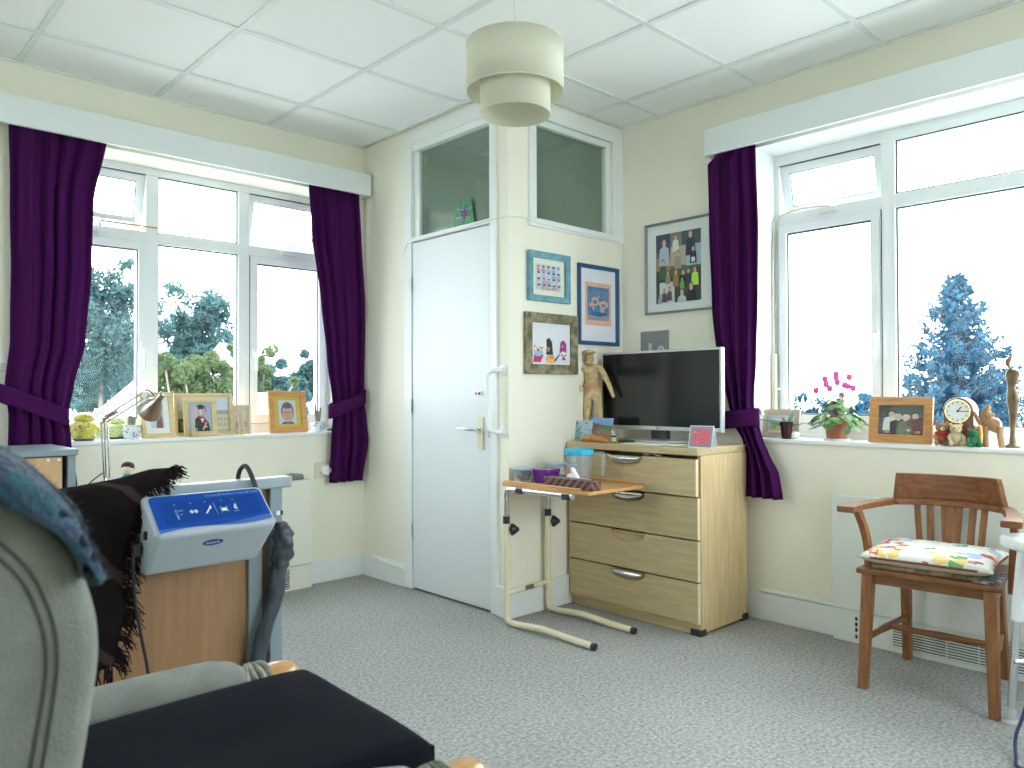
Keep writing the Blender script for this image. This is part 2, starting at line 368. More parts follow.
# main windows --------------------------------------------------------------
def frame_rect(W, mb, u0, u1, z0, z1, t, d0, d1, m='upvc'):
    W.box(mb, u0, u1, d0, d1, z0, z0+t, m); W.box(mb, u0, u1, d0, d1, z1-t, z1, m)
    W.box(mb, u0, u0+t, d0, d1, z0+t, z1-t, m); W.box(mb, u1-t, u1, d0, d1, z0+t, z1-t, m)
def gasket(W, mb, u0, u1, z0, z1, d):
    e = .0065
    frame_rect(W, mb, u0, u1, z0, z1, e, d, d+.006, 'gasket')
def make_window(W, name, u0, u1, z0, z1, cols, zt, sashes, vents):
    """cols: mullion (u0,u1) spans; zt: transom (z0,z1); sashes / vents: column indexes that open"""
    w = struct(name, loc=W.P((u0+u1)/2, REV, z0))
    mb = MB(); D0, D1 = REV, REV+.065
    FT = .045 if W is A_ else .062
    frame_rect(W, mb, u0, u1, z0, z1, FT, D0, D1)
    for a, b in cols: W.box(mb, a, b, D0, D1, z0+FT, z1-FT, 'upvc')
    W.box(mb, u0+FT, u1-FT, D0+.0012, D1-.001, zt[0], zt[1], 'upvc')
    mb.build('window_frame', w, bevel=.004)
    mb = MB(); W.box(mb, u0-.02, u1+.02, REV-.02, D0, z0-.012, z0+.008, 'upvc'); mb.build('frame_lip', w)
    edges = [u0+FT]+[e for c in cols for e in c]+[u1-FT]
    for i in range(len(cols)+1):
        a, b = edges[2*i], edges[2*i+1]
        # lower light
        za, zb = z0+FT, zt[0]
        p = w
        if i in sashes:
            mb = MB(); frame_rect(W, mb, a, b, za, zb, .042, D0-.016, D1-.01); gasket(W, mb, a+.042, b-.042, za+.042, zb-.042, D0-.004)
            gasket(W, mb, a-.003, b+.003, za-.003, zb+.003, D0-.002)
            p = mb.build('sash', w, bevel=.0025); g = (a+.04, b-.04, za+.04, zb-.04)
            # fastener handle on the sash edge
            hs = b-.02 if (W is A_) == (i == 0) else a+.02
            if W is B_: hs = a+.02
            hz = za+(zb-za)*.42; mb = MB(); W.box(mb, hs-.012, hs+.012, D0-.032, D0-.016, hz-.03, hz+.03, 'white_plastic'); 
            mb.tube([W.P(hs, D0-.03, hz), W.P(hs, D0-.05, hz-.01), W.P(hs, D0-.052, hz-.11)], .008, 'white_plastic', 8)
            mb.build('window_handle', p)
        else: 
            mb = MB(); gasket(W, mb, a, b, za, zb, D0+.012); mb.build('gasket', w); g = (a, b, za, zb)
        mb = MB(); W.box(mb, g[0], g[1], D0+.028, D0+.034, g[2], g[3], 'window_glass'); mb.build('pane', p)
        # top light
        za, zb = zt[1], z1-FT
        if i in vents:
            # top-hung vent, pushed open at the foot
            mb = MB(); t = .04; ang = math.radians(14)
            W.box(mb, a, b, 0, .045, za-zb, za-zb+t, 'upvc'); W.box(mb, a, b, 0, .045, -t, 0, 'upvc')
            W.box(mb, a, a+t, 0, .045, za-zb+t, -t, 'upvc'); W.box(mb, b-t, b, 0, .045, za-zb+t, -t, 'upvc')
            frame_rect(W, mb, a+t, b-t, za-zb+t, -t, .004, .006, .012, 'gasket')
            def swing(v, zc=zb):
                d = (v.y-WA) if W is A_ else (v.x-WB); z = v.z
                d2 = d*math.cos(ang)-z*math.sin(ang); z2 = d*math.sin(ang)+z*math.cos(ang)
                return W.P(v.x if W is A_ else v.y, REV+.012+d2, zc+z2-.004)
            mb.v = [swing(v) for v in mb.v]; p = mb.build('vent_sash', w, bevel=.0025)
            g2 = MB(); W.box(g2, a+t-.002, b-t+.002, .02, .026, za-zb+t-.002, -t+.002, 'window_glass'); g2.v = [swing(v) for v in g2.v]; g2.build('pane', p)
            # stay arm on the transom
            um = (a+b)/2; mb = MB(); W.box(mb, um-.05, um+.05, D0-.018, D0+.002, za-.035, za-.01, 'white_plastic')
            mb.tube([W.P(um, D0-.01, za-.015), W.P(um, D0+.03, za+.07), W.P(um+.01, D0+.06, za+.12)], .005, 'white_plastic', 8); mb.build('stay', w)
            # hinge line shows dark
            mb = MB(); W.box(mb, a, b, D0+.0, D0+.006, zb-.004, zb, 'gasket'); mb.build('gasket', w)
        else:
            mb = MB(); gasket(W, mb, a, b, za, zb, D0+.012); mb.build('gasket', w)
            mb = MB(); W.box(mb, a, b, D0+.028, D0+.034, za, zb, 'window_glass'); mb.build('pane', w)
    return w
ya = WA+REV
uA = lambda px, py=300: on(px, py, 'y', ya).x
zA = lambda px, py: on(px, py, 'y', ya).z
mA1 = (uA(145.6), uA(158.2)); mA2 = (uA(238.3), uA(249.8))
tA = (zA(200, 249.6), zA(200, 238.6))
wA0, wA1 = AU0+.0, AU1
make_window(A_, 'window_2', wA0, wA1, SILL+.012, zA(103, 158), [mA1, mA2], tA, (0, 2), (0, 2))
xb = WB+REV
uB = lambda px, py=300: on(px, py, 'x', xb).y
zB = lambda px, py: on(px, py, 'x', xb).z
mB1 = (uB(896), uB(881.5)); mB2 = (uB(896)-1.12, uB(896)-1.06)
tB = (zB(900, 206.5), zB(900, 192.5))
make_window(B_, 'window_3', BU0, uB(769.5), SILL+.012, zB(772, 156.5), [mB2, mB1], tB, (2,), (2,))
# sills (painted boards filling the recess)
for W, a, b, nm in ((A_, AU0, AU1, 'trim_2'), (B_, BU0, BU1, 'trim_3')):
    mb = MB(); W.box(mb, a-.0, b+.0, -.012, REV, SILL-.02, SILL, 'white_gloss'); struct(nm, mb, bevel=.004)
for W, u0, u1, nm in ((A_, AU0, AU1, 'trim_4'), (B_, BU0, BU1, 'trim_5')):   # painted recess lining
    mb = MB(); W.box(mb, u0, u1, 0.0, REV+.05, HZ1-.012, HZ1, 'white_gloss' if W is B_ else 'wall_paint')
    W.box(mb, u1-.012, u1, 0, REV+.05, SILL, HZ1-.012, 'white_gloss'); W.box(mb, u0, u0+.012, 0, REV+.05, SILL, HZ1-.012, 'white_gloss'); struct(nm, mb)
# the frame tops sit below the recess head: upstand closing pieces outside
for W, u0, u1, zt_, nm in ((A_, AU0, AU1, zA(103,158), 'trim_6'), (B_, BU0, BU1, zB(772,156.5), 'trim_7')):
    mb = MB(); W.box(mb, u0, u1, REV+.001, REV+.06, zt_, HZ1, 'white_gloss')
    if W is B_: W.box(mb, uB(769.5), BU1, REV+.001, REV+.06, SILL, HZ1, 'white_gloss')
    struct(nm, mb)

# pelmets over the curtains
def pelmet(W, u0, u1, z0, z1, label, notch=None):
    t = thing('pelmet', W.P((u0+u1)/2, -.05, z0), label, 'pelmet')
    mb = MB(); W.box(mb, u0, u1, -.12, -.10, z0, z1, 'pelmet_white'); mb.build('front_board', t, bevel=.002)
    mb = MB(); W.box(mb, u0, u1, -.10, -.002, z1-.02, z1, 'pelmet_white'); mb.build('top_board', t)
    if W is A_: 
        mb = MB(); W.box(mb, u1-.018, u1, -.10, -.002, z0, z1-.02, 'pelmet_white'); mb.build('end_board', t)
    else:
        mb = MB(); W.box(mb, u1-.018, u1, -.10, -.002, z0, z1-.02, 'pelmet_white'); mb.build('end_board', t)
    mb = MB(); W.box(mb, u0+.03, u1-.03, -.07, -.05, z1-.045, z1-.02, 'white_plastic'); mb.build('curtain_track', t)
pelmet(A_, X0+.3, 2.655, 2.375, 2.51, 'long white pelmet board above the left window')
pelmet(B_, -.5, 2.232, 2.372, 2.512, 'long white pelmet board above the right window')
# ------------------------------------------------------------------ curtains
def curtain_mat():
    m = mat('purple_cloth', (.058, .008, .072), .9, spec=.08, sheen=0, bump=.1, bscale=400)
    n, l = nt(m); b = n['Principled BSDF']; out = n['Material Output']
    tr = n.new('ShaderNodeBsdfTranslucent'); tr.inputs[0].default_value = (.35, .05, .45, 1)
    mx = n.new('ShaderNodeMixShader'); mx.inputs[0].default_value = .10
    l.new(b.outputs[0], mx.inputs[1]); l.new(tr.outputs[0], mx.inputs[2]); l.new(mx.outputs[0], out.inputs[0])
curtain_mat()
def interp(rows, z):
    for i in range(len(rows)-1):
        a, b = rows[i], rows[i+1]
        if b[0] <= z <= a[0]:
            t = (a[0]-z)/(a[0]-b[0]); t = t*t*(3-2*t)*.5+t*.5
            return [a[k]*(1-t)+b[k]*t for k in range(len(a))]
    return rows[-1] if z < rows[-1][0] else rows[0]
def curtain(W, rows, nf, label, tie, seed, hook_u):
    rows = [tuple(r)+(0,)*(5-len(r)) for r in rows]
    z1, z0 = rows[0][0], rows[-1][0]; d0 = -.052
    t = thing('curtain', W.P((rows[0][1]+rows[0][2])/2, d0, z0), label, 'curtain')
    rnd = random.Random(seed); ph = [rnd.uniform(0, 6.28) for _ in range(4)]
    def surf(u, v, off=0, ampk=1):
        z = z1+(z0-z1)*v; r = interp(rows, z)
        uu = u+.035*math.sin(2*PI*u*1.5+ph[0])*math.sin(3*v+ph[1])
        pos = r[1]+(r[2]-r[1])*uu; a = r[3]*ampk
        f = math.sin(2*PI*nf*u+1.1*math.sin(2.2*v+ph[1])+ .8*math.sin(2*PI*u+ph[2]))
        f = f*.8+.22*math.sin(2*PI*nf*2.3*u+ph[3]+2*v)
        return W.P(pos+.004*math.sin(9*v+ph[0]), d0+r[4]+a*f*(.55+.45*min(1, v*6+.3))-off, z)
    mb = MB(); mb.grid(lambda u, v: surf(u, v), 150, 70, 'purple_cloth'); mb.build('curtain_cloth', t, solid=.004, sharp=180, fixn=False)
    mb = MB()
    def band(u, v):
        a, b = tie[0], tie[1]           # (u, z) of both ends, centre line
        s = 2*PI*u; cu = (a[0]+b[0])/2; half = (b[0]-a[0])/2+.006
        du = math.cos(s)*half; zc = a[1]+(b[1]-a[1])*((cu+du)-a[0])/(b[0]-a[0])
        return W.P(cu+du, d0-.004+math.sin(s)*.045, zc+(v-.5)*tie[2]-.012*math.sin(s*.5)**2)
    mb.grid(band, 48, 6, 'purple_cloth'); mb.build('tieback', t, solid=.004, sharp=180, fixn=False)
    mb = MB(); mb.tube([W.P(hook_u, -.001, tie[0][1] if abs(hook_u-tie[0][0])<abs(hook_u-tie[1][0]) else tie[1][1]), W.P(hook_u, -.03, (tie[0][1] if abs(hook_u-tie[0][0])<abs(hook_u-tie[1][0]) else tie[1][1])+.0), W.P(hook_u, -.035, (tie[0][1] if abs(hook_u-tie[0][0])<abs(hook_u-tie[1][0]) else tie[1][1])+.025)], .004, 'steel', 8)
    mb.build('tieback_hook', t)
curtain(A_, [(2.43,.74,1.15,.022),(2.1,.755,1.09,.022),(1.75,.765,1.085,.022),(1.4,.755,1.055,.02),(1.18,.73,1.005,.02),(1.05,.745,.985,.022),(.93,.745,1.0,.022),(.70,.74,1.035,.024)], 4.5,
        'wide purple curtain tied back at the left side of the left window', ((.715,1.16),(.985,1.03),.085), 3, .71)
curtain(A_, [(2.43,2.25,2.615,.018),(2.1,2.27,2.63,.02),(1.7,2.33,2.645,.02),(1.35,2.38,2.64,.018),(1.1,2.425,2.64,.016),(1.0,2.43,2.655,.018),(.85,2.42,2.67,.02),(.60,2.405,2.625+.0,.022)], 4,
        'purple curtain tied back at the right side of the left window', ((2.40,1.045),(2.645,1.125),.085), 5, 2.655)
curtain(B_, [(2.43,2.205,1.97,.02),(2.375,2.208,1.97,.02),(2.35,2.265,1.97,.02),(2.0,2.26,1.965,.02),(1.6,2.235,1.97,.02),(1.3,2.20,1.985,.02),(1.08,2.14,2.01,.02),(.98,2.11,1.98,.02),(.90,2.05,1.95,.022,-.02),(.84,2.026,1.915,.022,-.03),(.74,2.022,1.86,.026,-.035),(.62,2.024,1.84,.026,-.035)], 3.5,
        'purple curtain tied back beside the right window and television', ((1.975,1.03),(2.15,1.0),.09), 9, 1.972)

# ------------------------------------------------------------------ chest of drawers
wood('oak', (.74, .56, .31), (.60, .44, .23), .45, 'z')
wood('oak_h', (.60, .48, .27), (.48, .375, .20), .45, 'y')
mat('oak_edge', (.82, .68, .46), .5)
CX0, CX1, CY0, CY1, CH = 3.10, 3.535, 2.035, 2.855, .88
chest = thing('chest_of_drawers', (CX0, (CY0+CY1)/2, 0), 'pale oak chest of four drawers with the television on top', 'chest of drawers')
mb = MB(); mb.box((CX0+.025, CY0, .012), (CX1, CY0+.02, CH-.035), 'oak'); mb.box((CX0+.025, CY1-.02, .012), (CX1, CY1, CH-.035), 'oak')
mb.box((CX1-.012, CY0+.02, .012), (CX1, CY1-.02, CH-.035), 'oak'); mb.box((CX0+.022, CY0+.02, .002), (CX0+.06, CY1-.02, .058), 'oak_h')
mb.box((CX0+.045, CY0+.02, .075), (CX1-.012, CY1-.02, .09), 'oak_h'); mb.build('carcass', chest, bevel=.002)
mb = MB(); mb.box((CX0-.008, CY0-.004, CH-.035), (CX1+.004, CY1+.004, CH), 'oak_h'); mb.build('top', chest, bevel=.004)
zs = [(.655, .828, -.014), (.452, .646, 0), (.256, .444, 0), (.06, .248, 0)]
for i, (a, b, pull) in enumerate(zs):
    x = CX0+pull; yc = (CY0+CY1)/2+.006
    mb = MB()
    # drawer front outline with a dished finger cut at the top
    n = 14; pts = [(CY0+.006, a), (CY1-.006, a), (CY1-.006, b)]; 
    arc = [(yc+.108*math.cos(PI*k/n), b-.054*math.sin(PI*k/n)**.8) for k in range(n+1)]
    pts += arc+[(CY0+.006, b)]
    mb.prism([(x, y, z) for y, z in pts], (.018, 0, 0), 'oak_h')
    mb.box((x, CY0+.001, a), (x+.018, CY0+.006, b), 'oak_edge')
    dr = mb.build('drawer', chest, bevel=0)
    mb = MB(); mb.grid(lambda u, v: Vector((x+.006+.016*math.sin(PI*v*.5), yc+.108*math.cos(PI*u)*(1), b-.054*(math.sin(PI*u)**.8)*(1-v)*1.0-.004)), 20, 6, 'oak_h'); mb.build('finger_recess', dr, solid=.001)
    if i != 2:
        mb = MB(); arc2 = [(yc+.104*math.cos(PI*k/n), b-.036*math.sin(PI*k/n)) for k in range(n+1)]
        mb.grid(lambda u, v: Vector((x-.004-.012*math.sin(PI*v), yc+.104*math.cos(PI*u), b-.001-(.040*math.sin(PI*u)+.002)*v)), 24, 7, 'chrome'); tag(mb.build('handle', dr, solid=.0015), 'brushed metal crescent handle')
    else:
        mb = MB()
        for s in (-.075, -.045, .045, .075):
            mb = MB(); mb.lathe([(.003,0),(.003,.001)], (x+.004, yc+s, b-.016), 'dark', 8, axis=Vector((1,0,0))); mb.build('screw_hole', dr)
mb = MB(); mb.box((CX0+.012, CY0-.003, 0), (CX0+.06, CY0+.055, .03), 'black_plastic'); mb.build('foot', chest, bevel=.002)
mb = MB(); mb.box((CX1-.05, CY0-.003, 0), (CX1+.002, CY0+.03, .035), 'black_plastic'); mb.build('foot', chest, bevel=.002)
mb = MB(); mb.box((CX1-.05, CY1-.03, 0), (CX1+.002, CY1+.003, .035), 'black_plastic'); mb.build('foot', chest, bevel=.002)
# scrap of clear film caught in the top drawer
f1 = on(652, 454.5, 'x', CX0-.02)
mb = MB(); mb.grid(lambda u, v: Vector((CX0-.018-.006*math.sin(7*u+3*v), f1.y+.055-.11*u, CH-.037-.012*v*(.5+.5*math.sin(9*u))+.002*math.sin(20*u))), 20, 5, 'clear_plastic')
tag(mb.build('plastic_film', None, solid=.0008), 'crumpled clear plastic film caught at the top drawer edge', 'plastic film')

# ------------------------------------------------------------------ television
def tvmat():
    m = mat('tv_screen', (.006, .008, .011), .16, spec=.6)
tvmat(); mat('tv_bezel', (.62, .66, .68), .3, metal=.6)
TX = 3.36
a = on(602, 353, 'x', TX); b = on(724, 529*0+433, 'x', TX); ty1, ty0 = a.y+.004, on(721.5, 348, 'x', TX).y
tz1 = a.z; tz0 = on(723, 433, 'x', TX).z
tv = thing('television', (TX+.02, (ty0+ty1)/2, CH), 'black flat television with a thin silver bezel on the oak chest', 'television')
mb = MB(); mb.box((TX, ty0, tz0), (TX+.03, ty1, tz1), 'tv_bezel'); mb.build('bezel', tv, bevel=.004)
mb = MB(); mb.box((TX-.0015, ty0+.012, tz0+.022), (TX+.002, ty1-.012, tz1-.012), 'tv_screen'); mb.build('screen', tv)
mb = MB(); mb.box((TX+.03, ty0+.1, tz0+.04), (TX+.06, ty1-.1, tz1-.08), 'black_plastic'); mb.build('rear_casing', tv, bevel=.01)
yc = (ty0+ty1)/2
mb = MB(); mb.box((TX+.01, yc-.05, CH+.012), (TX+.04, yc+.05, tz0+.01), 'black_plastic'); mb.build('stand_neck', tv)
mb = MB(); mb.lathe([(0,.0),(.17,.0),(.18,.005),(.175,.011),(.1,.016),(0,.017)], (TX+.01, yc, CH), 'tv_bezel', 40, squash=(.52, 1)); mb.build('stand_base', tv)
mb = MB(); text_mb(mb, 'LG', .014, 'dark', (TX-.001, yc, tz0+.011), (0,-1,0), (0,0,1), (-1,0,0)); mb.build('badge', tv)
mat('paper', (.82, .84, .84), .7)
p = on(600, 438, 'z', CH); 
mb = MB(); mb.box((3.13, 2.28, CH), (3.27, 2.52, CH+.0025), 'paper', rot=None); mb.box((3.14, 2.20, CH+.0026), (3.25, 2.40, CH+.004), 'paper')
tag(mb.build('paper_sheet'), 'white paper sheets lying in front of the television stand', 'paper')

# ------------------------------------------------------------------ overbed table
mat('cream_tube', (.78, .72, .52), .35); wood('beech_board', (.66, .36, .13), (.55, .28, .09), .35, 'y')
TZ = .70
ot = thing('overbed_table', (2.75, 2.55, 0), 'overbed table with orange wood top on cream tube legs', 'overbed table')
top = thing('x', (0,0,0), 'x', 'x'); bpy.data.objects.remove(top)
mb = MB(); tx0, tx1, ty_0, ty_1 = 2.60, 3.02, 2.275, 2.86
def rrect(x0, x1, y0, y1, r, z, n=5):
    P = []
    for cx_, cy_, q in ((x1-r, y1-r, 0), (x0+r, y1-r, 90), (x0+r, y0+r, 180), (x1-r, y0+r, 270)):
        for k in range(n+1): t = math.radians(q+90*k/n); P.append((cx_+r*math.cos(t), cy_+r*math.sin(t), z))
    return P
mb.prism(rrect(tx0, tx1, ty_0, ty_1, .03, TZ-.018), (0,0,.016), 'beech_board'); mb.build('table_top', ot, bevel=.003)
mb = MB(); mb.box((tx0+.002, ty_0+.05, TZ-.002), (tx0+.014, ty_1-.03, TZ+.010), 'beech_board'); mb.build('lipping', ot, bevel=.004)
mb = MB(); mb.box((tx1-.014, ty_0+.05, TZ-.002), (tx1-.002, ty_1-.03, TZ+.010), 'beech_board'); mb.build('lipping', ot, bevel=.004)
posts = [(2.59, 2.80), (2.915, 2.83)]
feet = [(2.612, 2.262), (2.925, 2.285)]
for (px_, py_), (fx_, fy_) in zip(posts, feet):
    path = smooth_path([(px_, py_, .05), (px_, py_-.012, .024), (px_+.002, py_-.05, .017)], 6)
    mid = (px_+(fx_-px_)*.5-.012, (py_+fy_)/2, .034)
    path = [(px_, py_, .52), (px_, py_, .10)]+path+smooth_path([(px_+.002, py_-.06, .017), (px_-.0, py_-.20, .030), mid, (fx_-.003, fy_+.12, .020), (fx_, fy_, .017)], 6)
    mb = MB(); mb.tube(path, .0155, 'cream_tube', 14); leg = mb.build('leg', ot)
    mb = MB(); mb.tube([(fx_, fy_+.004, .017), (fx_, fy_-.014, .017)], .0165, 'black_plastic', 14); mb.build('end_cap', leg)
    mb = MB(); mb.tube([(px_, py_, .50), (px_, py_, .535)], .0175, 'black_plastic', 14); mb.build('collar', leg)
    mb = MB(); hub = Vector((px_, py_, .47)); dirn = Vector((.75,-.66,0))
    mb.tube([hub, hub+dirn*.02], .007, 'black_plastic', 8)
    mb.lathe([(.006,.015),(.03,.022),(.03,.034),(.008,.062),(0,.064)], hub, 'black_plastic', 12, axis=dirn); mb.build('knob', leg)
    ch = [(px_, py_, .52), (px_, py_, TZ-.07)]+smooth_path([(px_, py_, TZ-.06), (px_, py_-.012, TZ-.034), (px_, py_-.05, TZ-.028)], 5)+[(px_, ty_0+.08, TZ-.028)]
    mb = MB(); mb.tube(ch, .0125, 'chrome', 14); tag(mb.build('upright', ot), 'chrome upright bent under the top')
    for yy in (py_-.1, ty_0+.12):
        mb = MB(); mb.box((px_-.018, yy-.02, TZ-.044), (px_+.018, yy+.02, TZ-.018), 'black_plastic'); mb.build('clamp', ot, bevel=.003)
mb = MB(); mb.tube([(posts[0][0], posts[0][1], .155), (posts[1][0], posts[1][1], .155)], .013, 'cream_tube', 12); mb.build('crossbar', ot)
mb = MB(); mb.box((2.72, 2.798, .148), (2.78, 2.802, .172), 'steel'); mb.build('plate', ot)

# things on it
mat('purple_plastic', (.16, .02, .28), .25); mat('cyan_plastic', (.02, .42, .68), .35); mat('dark_food', (.035, .015, .01), .7, noise_amt=.5, scale=60)
def stripe_mat():
    m = mat('striped_wood', (.2,.1,.08), .4); n, l = nt(m); tc = n.new('ShaderNodeTexCoord'); w = n.new('ShaderNodeTexWave'); w.inputs['Scale'].default_value = 14
    w.inputs['Distortion'].default_value = 3; w.bands_direction = 'DIAGONAL'; r = n.new('ShaderNodeValToRGB'); r.color_ramp.elements[0].color = (.035,.018,.015,1); r.color_ramp.elements[1].color = (.26,.13,.10,1)
    l.new(tc.outputs['Object'], w.inputs[0]); l.new(w.outputs[0], r.inputs[0]); l.new(r.outputs[0], n['Principled BSDF'].inputs['Base Color'])
stripe_mat()
def tub(name, x0, x1, y0, y1, z0, h, body, lid, label, cat, content=None, lidh=.012, taper=.9):
    t = thing(name, ((x0+x1)/2, (y0+y1)/2, z0), label, cat)
    cx_, cy_ = (x0+x1)/2, (y0+y1)/2
    def ring(s, z, r=.02): return [((p[0]-cx_)*s+cx_, (p[1]-cy_)*s+cy_, z) for p in rrect(x0, x1, y0, y1, r, z)]
    mb = MB(); a = ring(taper, z0+.001); b = ring(1, z0+h); c = ring(.97, z0+h); d = ring(taper*.97, z0+.004); n = len(a)
    fs = [(i,(i+1)%n,(i+1)%n+n,i+n) for i in range(n)]; fs += [tuple(range(n-1,-1,-1))]
    fs += [(i+2*n,(i+1)%n+2*n,(i+1)%n+3*n,i+3*n) for i in range(n)]+[(i+n,(i+1)%n+n,(i+1)%n+2*n,i+2*n) for i in range(n)]+[tuple(range(3*n,4*n))]
    mb.add(a+b+c+d, fs, body); mb.build('tub', t, fixn=False)
    mb = MB(); mb.prism(ring(1.04, z0+h), (0,0,lidh), lid); mb.build('lid', t, bevel=.003)
    if content:
        mb = MB()
        for k in range(26):
            mb.ball((random.uniform(x0+.025, x1-.025), random.uniform(y0+.025, y1-.025), z0+.015+random.uniform(0, h*.62)), .013, content, 8)
        o = mb.build('contents', t); o['kind'] = 'stuff'
glassy('tinted_purple', (.35, .08, .55), .08, rough=.15, body=.55, bodycol=(.22, .03, .38))
glassy('lid_clear', (.85, .93, .98), .06, rough=.15, body=.4, bodycol=(.62, .78, .86))
tub('food_tub', 2.655, 2.75, 2.735, 2.835, TZ-.001, .058, 'clear_plastic', 'lid_clear', 'small clear tub of dark food at the left of the overbed table', 'tub', 'dark_food')
tub('food_tub', 2.69, 2.79, 2.615, 2.725, TZ-.001, .058, 'tinted_purple', 'purple_plastic', 'round-cornered purple tub with lid on the overbed table', 'tub', 'dark_food')
tub('food_tub', 2.84, 2.96, 2.66, 2.80, TZ-.001, .072, 'clear_plastic', 'lid_clear', 'large clear lidded tub behind the purple tub', 'tub')
wb = on(543, 487, 'z', TZ); 
mb = MB(); mb.box((2.636, 2.285, TZ-.0005), (2.70, 2.59, TZ+.043), 'striped_wood')
tag(mb.build('tissue_box_holder', None, bevel=.002), 'low box of striped dark wood at the front of the overbed table', 'wooden box')
mb = MB(); mb.box((2.725, 2.40, TZ-.0005), (2.765, 2.53, TZ+.035), 'paper')
mat('orange_print', (.75, .20, .05), .5)
sm = on(575, 470, 'y', 2.45)
mb.prism([(2.735, 2.535, TZ+.035), (2.735, 2.50, TZ+.085), (2.735, 2.46, TZ+.035)], (.02,0,0), 'paper'); mb.prism([(2.734, 2.53, TZ+.05), (2.733, 2.51, TZ+.085), (2.734, 2.498, TZ+.06)], (.002,0,0), 'orange_print')
tag(mb.build('tissue_packet'), 'open white and orange tissue packet beside the jug', 'tissues')
# jug
jp = Vector((2.862, 2.565, TZ-.001)); jt = thing('water_jug', jp, 'clear plastic water jug with a bright blue lid and handle', 'jug')
mb = MB(); mb.lathe([(0,.002),(.055,.002),(.057,.006),(.067,.135),(.070,.14),(.065,.136),(.053,.008),(0,.008)], jp, 'clear_plastic', 32, caps=False); mb.build('jug_body', jt)
mb = MB(); hx = Vector((.60,-.80,0)); mb.tube(smooth_path([jp+hx*.062+Vector((0,0,.145)), jp+hx*.11+Vector((0,0,.143)), jp+hx*.122+Vector((0,0,.12)), jp+hx*.116+Vector((0,0,.035))], 6), [.011]*13+[.010]*6, 'clear_plastic', 10); mb.build('handle', jt)
mb = MB(); mb.lathe([(0,.138),(.073,.138),(.075,.144),(.073,.162),(.062,.168),(0,.168)], jp, 'cyan_plastic', 32); mb.prism([jp+Vector((-.02,.068,.148)), jp+Vector((.02,.068,.148)), jp+Vector((.01,.092,.158)), jp+Vector((-.01,.092,.158))], (0,0,.008), 'cyan_plastic'); mb.build('lid', jt)

# ------------------------------------------------------------------ pendant lamp
mat('cream_shade', (.86, .85, .73), .8)
def shade_mat():
    m = MATS['cream_shade']; n, l = nt(m); out = n['Material Output']; tr = n.new('ShaderNodeBsdfTranslucent'); tr.inputs[0].default_value = (.8, .78, .6, 1)
    mx = n.new('ShaderNodeMixShader'); mx.inputs[0].default_value = .25; l.new(n['Principled BSDF'].outputs[0], mx.inputs[1]); l.new(tr.outputs[0], mx.inputs[2]); l.new(mx.outputs[0], out.inputs[0])
shade_mat()
lc = at(515, 60, 2.6); lx, ly = lc.x, lc.y
pl = thing('pendant_lamp', (lx, ly, 2.07), 'two-tier cream drum pendant lampshade hanging from the ceiling', 'pendant lamp')
mb = MB(); mb.lathe([(.162,2.313),(.162,2.154)], (lx, ly, 0), 'cream_shade', 64, caps=False); mb.build('outer_shade', pl, solid=.003, fixn=False)
mb = MB(); mb.lathe([(.117,2.28),(.117,2.078)], (lx, ly, 0), 'cream_shade', 64, caps=False); mb.build('inner_shade', pl, solid=.003, fixn=False)
mb = MB()
for r, z in ((.163,2.313),(.163,2.154),(.118,2.078)): mb.tube([(lx+r*math.cos(2*PI*k/48), ly+r*math.sin(2*PI*k/48), z) for k in range(48)], .0022, 'cream_shade', 6, closed=True)
for k in range(3): q = 2*PI*k/3; mb.tube([(lx+.162*math.cos(q), ly+.162*math.sin(q), 2.29), (lx+.02*math.cos(q), ly+.02*math.sin(q), 2.25)], .002, 'white_plastic', 6)
mb.build('shade_ring', pl)
mb = MB(); mb.tube([(lx, ly, CZ-.002), (lx, ly, 2.29)], .0035, 'white_plastic', 8); mb.build('flex', pl)
mb = MB(); mb.lathe([(.02,2.21),(.02,2.26),(.012,2.29),(0,2.295)], (lx, ly, 0), 'white_plastic', 16); mb.build('lamp_holder', pl)
mb = MB(); mb.lathe([(0,2.12),(.018,2.125),(.028,2.15),(.022,2.18),(.013,2.21)], (lx, ly, 0), 'white_plastic', 16); mb.build('bulb', pl)
mb = MB(); mb.lathe([(.045,CZ-.025),(.05,CZ-.001)], (lx, ly, 0), 'white_plastic', 24); mb.build('ceiling_rose', pl)

# ------------------------------------------------------------------ grab rail, cables, pipes
g0, g1 = on(504.5, 370, 'x', WD), on(504.5, 432, 'x', WD)
gr = thing('grab_rail', (WD, g0.y, g1.z), 'white curved grab rail screwed upright beside the closet door', 'grab rail')
gy = WC+.04
for z in (g0.z, g1.z):
    mb = MB(); mb.lathe([(.03,0),(.03,.004),(.02,.01)], (WD-.0005, gy, z), 'white_plastic', 20, axis=Vector((-1,0,0))); mb.build('flange', gr)
mb = MB(); o_ = Vector((-.6, .8, 0)).normalized()
mb.tube(smooth_path([(WD-.004, gy, g0.z), (WD-.04, gy+.01, g0.z), (WD-.055, gy+.05, g0.z-.02), (WD-.055, gy+.055, g0.z-.08)], 6)+smooth_path([(WD-.055, gy+.055, g1.z+.08), (WD-.055, gy+.05, g1.z+.02), (WD-.04, gy+.01, g1.z), (WD-.004, gy, g1.z)], 6), .0125, 'white_plastic', 14); mb.build('rail', gr)
mb = MB()
ck = [(409.5, 400), (410, 280), (404, 251), (412, 242)]
